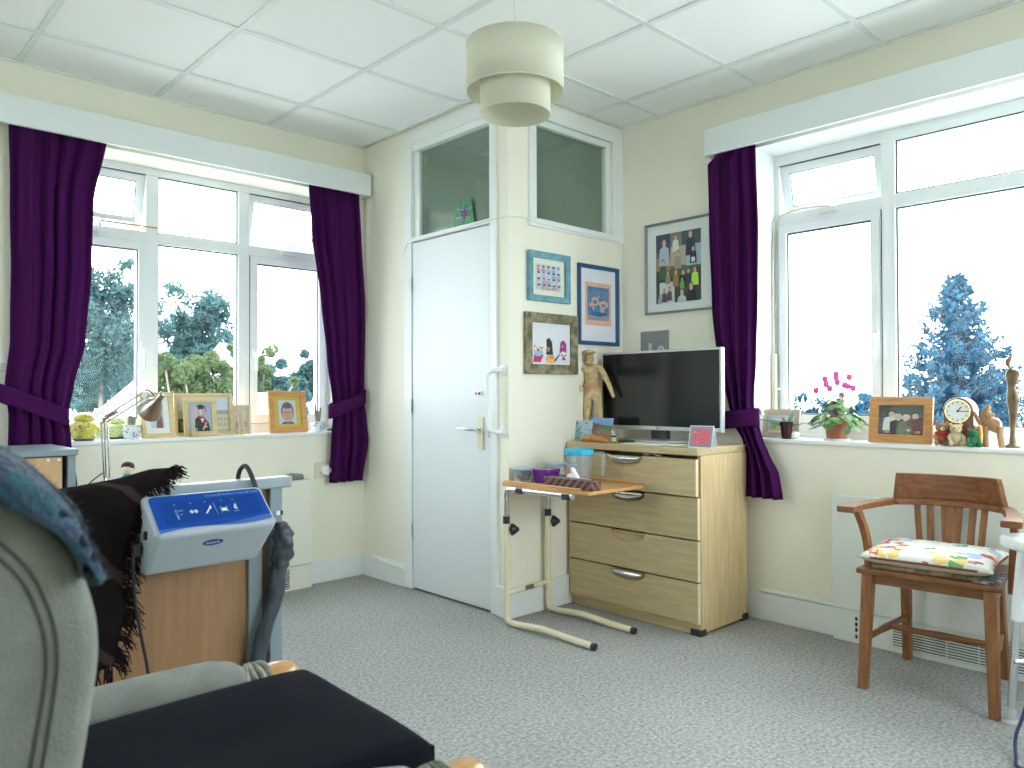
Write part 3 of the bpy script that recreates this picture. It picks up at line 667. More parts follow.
P = [on(408, 566, 'x', WD-.006), on(409, 520, 'x', WD-.006), on(406, 400, 'x', WD-.006), on(404.5, 300, 'x', WD-.006), on(404.5, 262, 'x', WD-.006), on(406, 246, 'x', WD-.016), on(412, 241.5, 'x', WD-.018), on(430, 236.5, 'x', WD-.018), on(460, 229, 'x', WD-.018), on(489, 219, 'x', WD-.018), on(500, 217, 'x', WD-.006), (WD-.006, WC-.006, on(508,216,'x',WD).z), on(525, 217.5, 'y', WC-.006), on(536, 222, 'y', WC-.018), on(575, 231, 'y', WC-.018), on(612, 240, 'y', WC-.018), on(620, 250, 'y', WC-.006), on(621, 300, 'y', WC-.006), on(621, 430, 'y', WC-.006)]
P0 = [on(366, 553, 'x', WD-.022), on(385, 562, 'x', WD-.022), on(400, 567, 'x', WD-.022)]
mb.tube(smooth_path(P0+P, 5), .0042, 'white_gloss', 8)
tag(mb.build('white_cable'), 'thin white cable running round the closet door frame and corner', 'cable')
mb = MB(); 
mb.tube([(WB-.012, CY0-.05, BZ+.012), (WB-.012, 1.62, BZ+.012)], .011, 'white_gloss', 10)
tag(mb.build('heating_pipe'), 'white pipe along the skirting between chest and heater', 'pipe')

# ------------------------------------------------------------------ heaters
h0 = on(831, 494, 'x', WB-.05); hz = h0.z
hr = thing('heater', (WB-.05, .9, 0), 'long white convector heater under the right window behind the chair', 'heater')
hy1, hy0 = h0.y, -.3
mb = MB(); mb.box((WB-.052, hy0, .145), (WB-.002, hy1, hz), 'radiator_white'); mb.build('casing', hr, bevel=.006)
mb = MB(); mb.box((WB-.045, hy0, 0), (WB-.03, hy1-.09, .144), 'radiator_white'); mb.box((WB-.045, hy1-.09, 0), (WB-.002, hy1-.004, .144), 'radiator_white'); mb.build('plinth', hr)
mb = MB(); mb.box((WB-.048, hy0+.02, .022), (WB-.0455, hy1-.27, .125), 'dark'); gl = mb.build('grille', hr)
mb = MB()
for k in range(9): mb.box((WB-.052, hy0+.02, .024+.0115*k), (WB-.0485, hy1-.27, .030+.0115*k), 'radiator_white')
for k in range(12): mb.box((WB-.053, hy0+.1+.12*k, .022), (WB-.0515, hy0+.104+.12*k, .125), 'radiator_white')
mb.build('grille_slats', gl)
mb = MB(); 
for z in (.03,.06,.085,.11): mb.box((WB-.0475, hy1-.115, z-.008), (WB-.045, hy1-.105, z+.008), 'dark')
mb.build('slot', hr)
k0 = on(311, 479, 'y', WA-.06)
hl = thing('heater', (2.0, WA-.06, 0), 'cream heater box under the left window beside the desk', 'heater')
mb = MB(); mb.box((1.2, WA-.075, .14), (k0.x, WA-.002, k0.z), 'radiator_cream'); mb.build('casing', hl, bevel=.006)
mb = MB(); mb.box((1.2, WA-.068, 0), (k0.x, WA-.002, .137), 'radiator_cream'); mb.build('plinth', hl)
mb = MB(); mb.box((2.02, WA-.072, .015), (2.13, WA-.0685, .125), 'dark'); 
for k in range(8): mb.box((2.02, WA-.074, .02+.0135*k), (2.13, WA-.072, .025+.0135*k), 'radiator_cream')
mb.build('grille', hl)
mat('grey_knob', (.22,.24,.22), .6)
mb = MB(); q = on(294, 478, 'y', WA-.035); mb.loft([((q.x-.05, WA-.035, k0.z+.016), (0,.02,0), (0,0,.016)), ((q.x-.02, WA-.035, k0.z+.02), (0,.028,0), (0,0,.022)), ((q.x+.05, WA-.035, k0.z+.016), (0,.024,0), (0,0,.016)), ((q.x+.06, WA-.035, k0.z+.012), (0,.01,0), (0,0,.01))], 'grey_knob', 12)
mb.build('valve_cap', hl)
# wall fittings
q = on(322, 470, 'y', WA-.002)
s_ = thing('wall_dial', (q.x, WA, q.z-.05), 'cream wall plate with round white dial below the left window', 'dial')
mb = MB(); mb.box((q.x-.05, WA-.01, q.z-.048), (q.x+.045, WA-.001, q.z+.048), 'cream_plastic'); mb.build('plate', s_, bevel=.003)
mb = MB(); mb.lathe([(.03,0),(.03,.03),(.026,.036),(0,.036)], (q.x+.012, WA-.01, q.z), 'white_plastic', 24, axis=Vector((0,-1,0))); mb.build('dial', s_)
q = on(4, 361, 'y', WA-.002)
s_ = thing('light_switch', (q.x, WA, q.z), 'white switch plate on the wall at the far left edge', 'switch')
mb = MB(); mb.box((q.x-.09, WA-.012, q.z-.045), (q.x+.045, WA-.001, q.z+.045), 'white_plastic'); mb.build('plate', s_, bevel=.006)
mb = MB(); mb.box((q.x-.03, WA-.03, q.z-.012), (q.x+.01, WA-.012, q.z+.012), 'white_plastic'); mb.build('plug', s_, bevel=.004)

# ------------------------------------------------------------------ wooden armchair
wood('chair_wood', (.33, .135, .035), (.19, .07, .02), .4, 'z', 1.2, coat=.1); wood('chair_wood_h', (.27, .105, .03), (.15, .055, .018), .38, 'y', 1.2, coat=.15)
rz = math.radians(5.5); CC = Vector((3.295, 1.062, 0))
wc = thing('wooden_armchair', CC, 'brown wooden armchair with curved back rail beside the right window heater', 'chair', rz=rz)
Rz = Matrix.Rotation(rz, 3, 'Z')
def L(x, y, z): return CC + Rz@Vector((x, y, z))
mb = MB(); mb.hexa([L(-.235,-.245,.437), L(.19,-.205,.437), L(.19,.205,.437), L(-.235,.245,.437), L(-.235,-.245,.46), L(.19,-.205,.46), L(.19,.205,.46), L(-.235,.245,.46)], 'chair_wood_h'); seat = mb.build('seat', wc, bevel=.006)
mb = MB(); mb.hexa([L(-.21,-.215,.40), L(-.19,-.215,.40), L(-.19,.215,.40), L(-.21,.215,.40), L(-.21,-.215,.437), L(-.19,-.215,.437), L(-.19,.215,.437), L(-.21,.215,.437)], 'chair_wood_h')
for s in (-1,1): mb.bar(L(-.2, s*.215,.418), L(.16,s*.185,.418), .02, .036, 'chair_wood_h')
mb.build('seat_rail', wc)
for s in (-1, 1):
    mb = MB(); mb.bar(L(-.205, s*.205, .437), L(-.243, s*.218, .0), .042, .042, 'chair_wood', .032, .032, up=(1,0,0)); mb.build('leg', wc, bevel=.003)
    mb = MB(); mb.bar(L(.155, s*.165, .437), L(.222, s*.178, .0), .04, .036, 'chair_wood', .032, .03, up=(1,0,0)); mb.build('leg', wc, bevel=.003)
    mb = MB(); q0, q1 = L(-.222, s*.212, .19), L(.187, s*.172, .19); mb.tube([q0.lerp(q1, t) for t in (0,.08,.12,.3,.5,.7,.88,.92,1)], [.007,.009,.013,.012,.016,.012,.013,.009,.007], 'chair_wood_h', 12); mb.build('stretcher', wc)
    # arm post: curved outward
    P = smooth_path([L(-.055, s*.248, .405), L(-.058, s*.25, .50), L(-.085, s*.258, .59), L(-.14, s*.268, .672)], 5)
    mb = MB(); secs = []
    for i, p_ in enumerate(P):
        wv = .038-.006*math.sin(i/len(P)*3); secs.append((p_, Rz@Vector((wv*.72,0,0)), Rz@Vector((0,.012,0))))
    vs = []; 
    for c, a, b in secs: vs += [c-a-b, c+a-b, c+a+b, c-a+b]
    n = len(secs); fs = [(0,3,2,1), (4*n-4,4*n-3,4*n-2,4*n-1)]+[(4*i+k, 4*i+(k+1)%4, 4*i+4+(k+1)%4, 4*i+4+k) for i in range(n-1) for k in range(4)]
    mb.add(vs, fs, 'chair_wood'); mb.build('arm_post', wc, bevel=.003)
mb = MB(); q0, q1 = L(-.01, -.19, .19), L(-.01, .19, .19); mb.tube([q0.lerp(q1, t) for t in (0,.06,.1,.3,.5,.7,.9,.94,1)], [.007,.009,.012,.012,.016,.012,.012,.009,.007], 'chair_wood_h', 12); mb.build('stretcher', wc)
# bow (arms + lower back rail), seen as one bent piece
def bow(t):   # t -1..1
    ang = t*PI/2
    if abs(t) < .62:
        k = t/.62; return L(.205-.085*k*k, .205*k, 0)
    k = (abs(t)-.62)/.38; s = 1 if t > 0 else -1
    y = .205+(.275-.205)*math.sin(k*PI/2); x = .12-.375*k
    return L(x, s*y, 0)
secs = []; N = 48
for i in range(N+1):
    t = -1+2*i/N; c = bow(t); nx = bow(min(1, t+.01))-bow(max(-1, t-.01)); nx.normalize(); side = Vector((0,0,1)).cross(nx)
    wd = .022 if abs(t) < .6 else .022+.012*((abs(t)-.6)/.4)**2
    secs.append((c+Vector((0,0,.683)), side*wd, Vector((0,0,.0125))))
vs = []
for c, a, b in secs: vs += [c-a-b, c+a-b, c+a+b, c-a+b]
n = len(secs); fs = [(0,3,2,1), (4*n-4,4*n-3,4*n-2,4*n-1)]+[(4*i+k, 4*i+(k+1)%4, 4*i+4+(k+1)%4, 4*i+4+k) for i in range(n-1) for k in range(4)]
mb = MB(); mb.add(vs, fs, 'chair_wood_h', True); mb.build('arm_bow', wc, bevel=.004, sharp=50)
mb = MB()
def crest(u, v, off):
    k = -1+2*u; c = bow(k*.60); nx = bow(k*.60+.01)-bow(k*.60-.01); nx.normalize(); side = Vector((0,0,1)).cross(nx)
    top_ = .800+.004*k*k; bot = .690
    return c+Vector((0,0,bot+(top_-bot)*v))-side*(off+.0-.03*(v-.2))
N = 24; vs = []; fs = []
for i in range(N+1):
    u = i/N; th = .012
    vs += [crest(u,0,-th), crest(u,0,th), crest(u,1,th), crest(u,1,-th)]
fs = [(0,1,2,3), (4*N,4*N+3,4*N+2,4*N+1)]+[(4*i+k, 4*i+4+k, 4*i+4+(k+1)%4, 4*i+(k+1)%4) for i in range(N) for k in range(4)]
mb.add(vs, fs, 'chair_wood_h', True); mb.build('crest_rail', wc, bevel=.003)
for yk, w0, w1 in ((-.62,.024,.024),(-.40,.026,.026),(0,.058,.082),(.40,.026,.026),(.62,.024,.024)):
    c = bow(yk*.6); ly_ = (Rz.inverted()@(c-CC)).y
    mb = MB(); mb.bar(L(.165-.03*abs(yk), ly_*.86, .455), c+Vector((0,0,.675)), w0, .011, 'chair_wood', w1, .011, up=Rz@Vector((1,0,0))); mb.build('back_slat', wc, bevel=.002)
# cushion
def cushion_mat():
    m = mat('patch_print', (.8,.8,.78), .9); n, l = nt(m); tc = n.new('ShaderNodeTexCoord')
    v = n.new('ShaderNodeTexVoronoi'); v.inputs['Scale'].default_value = 24; l.new(tc.outputs['Object'], v.inputs[0])
    r = n.new('ShaderNodeValToRGB'); r.color_ramp.interpolation = 'CONSTANT'; e = r.color_ramp.elements; cols = [(0,(.82,.82,.78)),(.30,(.42,.55,.72)),(.40,(.80,.79,.74)),(.52,(.62,.16,.06)),(.58,(.78,.76,.70)),(.68,(.16,.40,.18)),(.73,(.80,.60,.22)),(.80,(.8,.8,.77)),(.92,(.55,.10,.10))]
    e[0].position, e[0].color = 0, (*cols[0][1],1); e[1].position, e[1].color = cols[1][0], (*cols[1][1],1)
    for p_, c in cols[2:]: q = e.new(p_); q.color = (*c,1)
    sp = n.new('ShaderNodeSeparateColor'); l.new(v.outputs['Color'], sp.inputs[0]); l.new(sp.outputs[0], r.inputs[0])
    v2 = n.new('ShaderNodeTexNoise'); v2.inputs['Scale'].default_value = 45; v2.inputs['Detail'].default_value = 6; l.new(tc.outputs['Object'], v2.inputs[0])
    r2 = n.new('ShaderNodeValToRGB'); r2.color_ramp.elements[0].position=.56; r2.color_ramp.elements[1].position=.62; l.new(v2.outputs[0], r2.inputs[0])
    mx = n.new('ShaderNodeMixRGB'); mx.inputs[2].default_value = (.84,.84,.80,1); l.new(r2.outputs[0], mx.inputs[0]); l.new(r.outputs[0], mx.inputs[1])
    l.new(mx.outputs[0], n['Principled BSDF'].inputs['Base Color'])
cushion_mat(); mat('piping_brown', (.18,.06,.04), .8); mat('cushion_back', (.55,.45,.33), .9)
def pillow(mb, c, ux, uy, w, h, th, m, m2=None, nu=28, corner=.12):
    def f(sgn):
        def g(u, v):
            x = -1+2*u; y = -1+2*v; e = max(0,(1-x**4)*(1-y**4))**.45
            sq = 1-corner*(x*x*y*y)*(-.4); pin = 1-.06*(1-x*x)*abs(y)**3; pin2 = 1-.06*(1-y*y)*abs(x)**3
            return Vector(c)+ux*(x*w/2*pin2)+uy*(y*h/2*pin)+Vector((0,0,1))*(sgn*th/2*e)
        return g
    mb.grid(f(1), nu, nu, m); mb.grid(f(-1), nu, nu, m2 or m)
cu = thing('seat_cushion', CC+Vector((0,0,.485)), 'white cushion with multicoloured pattern on the wooden armchair', 'cushion', rz=rz)
ux = Rz@Vector((1,0,.02)); uy = Rz@Vector((0,1,0))
mb = MB(); pillow(mb, L(-.055, .01, .508), ux, uy, .38, .46, .07, 'patch_print', 'cushion_back'); mb.build('cover', cu, sharp=120)
mb = MB(); loop = []
for k in range(80):
    q = 2*PI*k/80; x = math.copysign(abs(math.cos(q))**.28, math.cos(q)); y = math.copysign(abs(math.sin(q))**.28, math.sin(q))
    pin = 1-.06*(1-x*x)*abs(y)**3; pin2 = 1-.06*(1-y*y)*abs(x)**3; loop.append(L(-.055,.01,.508)+ux*(x*.19*pin2)+uy*(y*.23*pin))
mb.tube(loop, .0045, 'piping_brown', 6, closed=True); mb.build('piping', cu)
mat('straw_pad', (.16,.10,.05), .9, col2=(.45,.36,.22), scale=50); mat('newsprint', (.42,.42,.40), .8, col2=(.05,.05,.06), scale=60)
mb = MB(); mb.grid(lambda u, v: L(-.21+.36*u, -.17+.36*v, .470+.004*math.sin(5*u+3*v)), 16, 16, 'straw_pad'); mb.grid(lambda u, v: L(-.21+.36*u, -.17+.36*v, .4655), 2, 2, 'straw_pad')
tag(mb.build('chair_pad', None, solid=.006), 'thin dark straw pad under the patterned cushion', 'pad')
mb = MB(); mb.hexa([L(-.225,-.235,.4605), L(-.06,-.235,.4605), L(-.06,-.12,.4605), L(-.225,-.15,.4605), L(-.225,-.235,.4705), L(-.06,-.235,.478), L(-.06,-.12,.4705), L(-.225,-.15,.4705)], 'newsprint')
tag(mb.build('magazine'), 'folded printed paper at the right corner of the wooden seat', 'magazine')

# ------------------------------------------------------------------ stool cut off at the right edge
f = on(1011, 724, 'z', 0)
stl = thing('stool', (f.x, f.y, 0), 'white and aluminium legged stool cut off at the right edge', 'stool')
mat('stool_white', (.88,.90,.92), .35)
dirs = FW.copy(); dirs.z = 0; dirs.normalize(); rgt = Vector((dirs.y, -dirs.x, 0))
def S(a, b, z): return Vector((f.x, f.y, 0))+rgt*a-dirs*b+Vector((0,0,z))
cen = (.20, .20)
for sx, sy in ((0,0),(.38,0),(0,.36),(.38,.36)):
    tx_, ty__ = .03 if sx == 0 else .35, .03 if sy == 0 else .33
    mb = MB(); mb.tube([S(sx, sy, .02), S(tx_*.55+sx*.45, ty__*.55+sy*.45, .40)], .0125, 'alu', 14); lg = mb.build('leg', stl)
    mb = MB(); mb.tube([S(tx_*.5+sx*.5, ty__*.5+sy*.5, .36), S(tx_, ty__, .60)], .019, 'stool_white', 14); mb.build('leg_sleeve', lg)
    mb = MB(); a = S(sx, sy, 0); mb.lathe([(.0,.0),(.030,.0),(.030,.010),(.019,.02),(.017,.055),(0,.055)], a, 'grey_rubber' if 'grey_rubber' in MATS else mat('grey_rubber', (.42,.44,.44), .7), 16); mb.build('rubber_foot', lg)
mb = MB(); mb.prism([S(*p_, 0)+Vector((0,0,.60)) for p_ in [(-.015,.0),(-.005,-.05),(.04,-.07),(.34,-.07),(.39,-.04),(.40,.05),(.39,.36),(.34,.39),(.04,.39),(-.01,.35)]], (0,0,.045), 'stool_white'); mb.build('seat', stl, bevel=.018, seg=3)
mb = MB(); mb.tube([S(.0,.02,.22), S(.40,.02,.22)], .009, 'alu', 10); mb.tube([S(.0,.36,.22), S(.40,.36,.22)], .009, 'alu', 10); mb.build('brace', stl)
mat('blue_cable', (.02,.035,.12), .35)
mb = MB(); bz = on(1016, 757, 'z', .012)
mb.tube(smooth_path([on(1040, 640, 'z', .25), on(1026, 705, 'z', .12), on(1016, 735, 'z', .04), bz, on(1018, 767, 'z', .006), on(1040, 775, 'z', .006)], 8), .0055, 'blue_cable', 8)
tag(mb.build('loose_cable'), 'dark blue cable curling to the floor at the right edge', 'cable')
# ------------------------------------------------------------------ pictures
CM = {}
def cm(c, rough=.6):
    k = tuple(round(x, 3) for x in c)
    if k not in CM: CM[k] = mat('print_%02d_%02d_%02d' % tuple(int(x*99) for x in k), k, rough)
    return CM[k]
def art(mb, O, ux, uz, n, w, h, bg, shapes, e0=0):
    O = Vector(O)
    def P(x, y, e): return O+ux*(x*w)+uz*(y*h)+n*(e0+e)
    mb.add([P(0,0,0), P(1,0,0), P(1,1,0), P(0,1,0)], [(0,1,2,3)], cm(bg))
    for i, s in enumerate(shapes):
        e = .0004+.00012*i
        if s[0] == 'r': _, x0, y0, x1, y1, c = s; pts = [(x0,y0),(x1,y0),(x1,y1),(x0,y1)]
        elif s[0] == 'e': _, x, y, rx, ry, c = s; pts = [(x+rx*math.cos(2*PI*k/18), y+ry*math.sin(2*PI*k/18)) for k in range(18)]
        else: _, pts, c = s
        pts = [(min(1, max(0, a)), min(1, max(0, b))) for a, b in pts]
        mb.add([P(a, b, e) for a, b in pts], [tuple(range(len(pts)))], cm(c))
def picture(name, label, cat, O, ux, uz, w, h, fw, fmat, depth=.018, mount=None, mw=0, bg=(.5,.5,.5), shapes=(), group=None, stand=None, glass=True, mount_in=None):
    """O: lower-left corner of the frame back, ux right, uz up, normal = ux x uz"""
    ux = Vector(ux).normalized(); uz = Vector(uz).normalized(); n = ux.cross(uz).normalized(); O = Vector(O)
    t = thing(name, O+ux*w/2, label, cat, group)
    mb = MB(); o = [(0,0),(w,0),(w,h),(0,h)]; i_ = [(fw,fw),(w-fw,fw),(w-fw,h-fw),(fw,h-fw)]
    def P(p, e): return O+ux*p[0]+uz*p[1]+n*e
    vs = [P(p,0) for p in o]+[P(p,depth) for p in o]+[P(p,depth*.75) for p in i_]+[P(p,0.001) for p in i_]
    fs = []
    for k in range(4):
        j = (k+1)%4; fs += [(k,j,j+4,k+4), (k+4,j+4,j+8,k+8), (k+8,j+8,j+12,k+12)]
    fs.append((3,2,1,0)); mb.add(vs, fs, fmat); mb.build('frame', t, bevel=.0015)
    e = .004
    if mount:
        mb = MB(); mb.add([P((fw-.001,fw-.001),e), P((w-fw+.001,fw-.001),e), P((w-fw+.001,h-fw+.001),e), P((fw-.001,h-fw+.001),e)], [(0,1,2,3)], cm(mount)); mb.build('mount', t)
    m4 = mount_in or (mw, mw, mw, mw)      # left, bottom, right, top
    a0, b0 = fw+m4[0], fw+m4[1]; pw, ph = w-2*fw-m4[0]-m4[2], h-2*fw-m4[1]-m4[3]
    mb = MB(); art(mb, P((a0,b0), e+.0006), ux, uz, n, pw, ph, bg, shapes); mb.build('print', t, fixn=False)
    if glass:
        mb = MB(); g = depth*.6; mb.add([P((fw-.001,fw-.001),g), P((w-fw+.001,fw-.001),g), P((w-fw+.001,h-fw+.001),g), P((fw-.001,h-fw+.001),g)], [(0,1,2,3)], 'picture_glass'); mb.build('glass', t)
    if stand:
        mb = MB(); s = stand; mid = O+ux*w/2
        foot = mid-Vector((n.x,n.y,0)).normalized()*s; top_ = mid+uz*h*.7-n*.001
        mb.prism([foot-ux*.02, foot+ux*.02, top_+ux*.012, top_-ux*.012], -n*.003, 'easel_card' if 'easel_card' in MATS else mat('easel_card', (.06,.05,.04), .8)); mb.build('easel', t)
    return t
mat('frame_teal', (.16,.38,.46), .6, noise_amt=.35, scale=25); mat('frame_navy', (.012,.085,.22), .35)
mat('frame_distressed', (.33,.31,.20), .8, col2=(.12,.10,.05), scale=28, bump=.5, bscale=40); mat('frame_pewter', (.24,.25,.25), .4, metal=.4)
wood('frame_pine', (.72,.36,.11), (.55,.25,.07), .35, 'x', 1.5); wood('frame_pine_y', (.62,.30,.09), (.44,.19,.05), .35, 'y', 1.5); wood('frame_light', (.74,.58,.30), (.62,.47,.22), .45, 'x'); wood('frame_pale', (.66,.55,.42), (.55,.45,.33), .5, 'z')
R_ = random.Random(4)
XU = Vector((1,0,0)); ZU = Vector((0,0,1))
def C_pic(tl, tr, br, bl, **k):
    a, b, c, d = [on(*p, 'y', WC-.015) for p in (tl, tr, br, bl)]
    x0 = (a.x+d.x)/2; x1 = (b.x+c.x)/2; z0 = (c.z+d.z)/2; z1 = (a.z+b.z)/2
    lean = k.pop('lean', 0); ux = Vector((math.cos(lean), 0, math.sin(lean))); uz = Vector((-math.sin(lean), 0, math.cos(lean)))
    return picture(O=(x0, WC-.001, z0), ux=ux, uz=uz, w=x1-x0, h=z1-z0, **k)
sh = []
for r in range(4):
    for c in range(5):
        x = .1+.2*c; y = .86-.24*r
        sh += [('e', x, y-.11, .085, .09, R_.choice([(.45,.5,.65),(.6,.62,.72),(.35,.45,.62),(.6,.35,.4),(.66,.66,.7)])), ('e', x, y+.01, .048, .055, (.72,.52,.42)), ('e', x, y+.045, .055, .038, R_.choice([(.04,.04,.05),(.08,.05,.04),(.15,.25,.5),(.05,.05,.06)]))]
        if R_.random() < .2: sh.append(('r', x-.05, y-.14, x+.06, y-.02, (.75,.25,.12)))
        if r == 3: sh.append(('e', x, y-.2, .03, .02, (.35,.40,.08)))
C_pic((530,249), (571,257.5), (568,304.5), (527,299), name='framed_picture', label='teal framed picture of rows of small figures, top left on closet wall', cat='picture', fw=.032, fmat='frame_teal', mount=(.78,.76,.62), mw=.03, bg=(.50,.66,.76), shapes=sh, depth=.025)
sh = [('r', .08,.12,.92,.90, (.10,.24,.42)), ('r', .08,.12,.92,.24, (.30,.30,.38)), ('r', .12,.82,.90,.88, (.04,.20,.42)), ('e', .5,.42,.38,.20, (.02,.20,.46)), ('e', .38,.56,.15,.10, (.75,.42,.30)), ('e', .37,.55,.09,.05, (.10,.25,.42)), ('e', .70,.50,.18,.09, (.75,.42,.30)), ('e', .70,.48,.10,.045, (.15,.28,.44)), ('e', .22,.47,.08,.05, (.72,.40,.30)), ('p', [(.48,.66),(.56,.66),(.50,.74)], (.75,.42,.30)), ('e', .42,.36,.17,.09, (.01,.24,.50)), ('e', .64,.36,.10,.06, (.55,.36,.34)), ('e', .30,.40,.05,.05, (.6,.38,.32)), ('e', .5,.27,.33,.05, (.01,.14,.34)), ('r', .72,.04,.82,.05, (.3,.15,.1))]
C_pic((578.5,262.5), (619,269), (619,346.5), (579.5,344), name='framed_picture', label='tall navy framed print of a blue bowl on peach ground', cat='picture', fw=.022, fmat='frame_navy', mount=(.80,.82,.88), mount_in=(.04,.09,.04,.075), bg=(.80,.45,.33), shapes=sh)
sh = [('p', [(.02,.02),(.22,.02),(.30,.22),(.05,.24)], (.55,.03,.12)), ('e', .16,.27,.12,.10, (.30,.48,.72)), ('e', .13,.38,.10,.08, (.78,.70,.58)), ('p', [(.02,.42),(.07,.47),(.09,.40)], (.5,.25,.1)), ('p', [(.2,.40),(.3,.42),(.24,.34)], (.5,.22,.08)), ('e', .15,.33,.03,.03, (.03,.03,.03)), ('e', .11,.39,.013,.012, (.03,.03,.03)), ('e', .18,.39,.013,.012, (.03,.03,.03)),
      ('e', .48,.10,.13,.14, (.78,.42,.16)), ('p', [(.36,.22),(.55,.22),(.52,.55),(.44,.66),(.37,.60),(.38,.4)], (.02,.025,.03)), ('e', .41,.36,.05,.06, (.55,.26,.10)), ('e', .39,.34,.02,.02, (.02,.02,.02)), ('e', .50,.16,.07,.04, (.6,.3,.1)),
      ('p', [(.60,.04),(.76,.26),(.74,.28),(.58,.08)], (.03,.03,.04)), ('p', [(.72,.25),(.92,.25),(.91,.52),(.84,.62),(.75,.56)], (.38,.03,.20)), ('e', .83,.20,.11,.12, (.76,.76,.75)), ('e', .79,.22,.028,.02, (.02,.02,.02)), ('e', .88,.22,.028,.02, (.02,.02,.02)), ('e', .83,.17,.03,.025, (.03,.03,.03)), ('e', .84,.12,.06,.03, (.45,.05,.25)), ('e', .80,.45,.025,.03, (.35,.45,.6))]
C_pic((525.5,311), (577.5,316.5), (577.5,374.3), (525.5,374), name='framed_picture', label='mottled olive framed picture of three small dogs in knitted hats', cat='picture', fw=.052, fmat='frame_distressed', mount=(.80,.82,.84), mw=.006, bg=(.70,.73,.75), shapes=sh, depth=.02)
# photo collage on wall B
YM = Vector((0,-1,0))
a, b, c, d = [on(*p, 'x', WB-.012) for p in ((645,226),(702,215),(706,309),(647,315.5))]
def person(x, y, s, top_, skin=(.62,.42,.32), hair=(.12,.09,.07)):
    return [('p', [(x-.5*s,y-.9*s),(x+.5*s,y-.9*s),(x+.42*s,y+.1*s),(x+.15*s,y+.25*s),(x-.15*s,y+.25*s),(x-.42*s,y+.1*s)], top_), ('e', x, y+.5*s, .21*s, .27*s, hair), ('e', x, y+.43*s, .18*s, .23*s, skin)]
sh = [('r', 0,.75,.33,1,(.05,.08,.13)), ('r', .33,.8,.58,1,(.22,.20,.16)), ('r', .58,.78,1,1,(.07,.10,.12)), ('r', .33,.52,.68,.8,(.45,.42,.33)), ('r', .68,.50,1,.80,(.36,.55,.60)), ('r', 0,.42,.33,.66,(.36,.24,.12)), ('r', .0,.0,1,.47,(.06,.07,.05)), ('r', .08,.0,.42,.30,(.62,.66,.70)), ('e', .5,.42,.45,.05,(.10,.14,.05))]
sh += person(.19,.76,.24,(.42,.50,.60)) + person(.45,.86,.15,(.7,.7,.65)) + person(.78,.84,.22,(.03,.05,.09)) + person(.5,.62,.16,(.34,.31,.24)) + person(.84,.66,.15,(.03,.03,.05)) + [('r', .80,.55,.88,.61,(.75,.75,.75)), ('r', .81,.50,.83,.55,(.5,.35,.28)), ('r', .85,.50,.87,.55,(.5,.35,.28))]
sh += person(.17,.50,.18,(.05,.14,.10))+person(.28,.38,.12,(.35,.24,.12))+person(.46,.36,.15,(.30,.20,.10))+person(.62,.34,.16,(.03,.04,.04))+person(.74,.36,.14,(.05,.05,.06))+person(.88,.36,.16,(.45,.85,.10))+person(.60,.27,.10,(.12,.45,.08))+person(.20,.12,.12,(.1,.1,.12))+person(.32,.14,.12,(.15,.1,.12))+person(.10,.06,.1,(.35,.35,.45))+person(.80,.10,.22,(.02,.02,.03))+person(.60,.04,.20,(.50,.60,.62))
picture('framed_collage', 'large grey framed photo collage of many people above the television', 'picture', (WB-.001, a.y, (c.z+d.z)/2), YM, ZU, a.y-(b.y-.10), a.z-(c.z+d.z)/2, .012, 'frame_pewter', depth=.02, mount=(.72,.76,.76), mount_in=(.060,.045,.10,.055), bg=(.12,.12,.12), shapes=sh)
# metal plaque leaning on the wall behind the TV
a, b = on(640, 332, 'x', WB-.02), on(667, 350, 'x', WB-.02)
mat('plaque', (.30,.30,.31), .5, metal=.3)
pq = thing('plaque', (WB-.01, (a.y+b.y)/2, 1.2), 'small grey square plaque on the wall above the television', 'plaque')
mb = MB(); mb.box((WB-.014, b.y, b.z-.12), (WB-.001, a.y, a.z), 'plaque'); mb.build('panel', pq, bevel=.002)
mb = MB(); hh = (a.y-b.y); art(mb, (WB-.0145, a.y, a.z-hh), YM, ZU, Vector((-1,0,0)), hh, hh, (.24,.24,.25), [('r', .30,.38,.42,.64, (.55,.56,.50)), ('e', .76,.42,.13,.13, (.60,.62,.62)), ('e', .76,.42,.07,.07, (.45,.46,.46))]); mb.build('print', pq, fixn=False)
# stained glass ornament in the closet transom
mat('glass_green', (.05,.25,.10), .2); mat('glass_blue', (.06,.09,.30), .2); mat('glass_red', (.22,.02,.02), .2); mat('lead', (.45,.46,.48), .4, metal=.7)
a = on(452, 228, 'x', WD+.012); b = on(474, 190, 'x', WD+.012)
sg = thing('stained_glass_ornament', (WD+.02, (a.y+b.y)/2, a.z), 'small green stained glass ornament with a red and blue star', 'ornament')
cz = 2.056; g = lambda u, v, e=0: Vector((WD+.020-e, a.y+(b.y-a.y)*u, cz+.145*v))
mb = MB(); mb.prism([g(0,0), g(.98,0), g(.82,1), g(.22,.90)], (.003,0,0), 'glass_green'); mb.build('green_panel', sg)
mb = MB()
for k in range(6):
    q = 2*PI*k/6+.4; c_ = (.52,.48); p0 = (c_[0]+.40*math.cos(q), c_[1]+.38*math.sin(q)); l_ = (c_[0]+.13*math.cos(q+.6), c_[1]+.12*math.sin(q+.6)); r_ = (c_[0]+.13*math.cos(q-.6), c_[1]+.12*math.sin(q-.6))
    mb.prism([g(*p0,.001), g(*l_,.001), g(*r_,.001)], (-.002,0,0), 'glass_blue')
    mb.tube([g(*p0,.003), g(*l_,.003)], .0014, 'lead', 5); mb.tube([g(*p0,.003), g(*r_,.003)], .0014, 'lead', 5)
mb.build('star', sg)
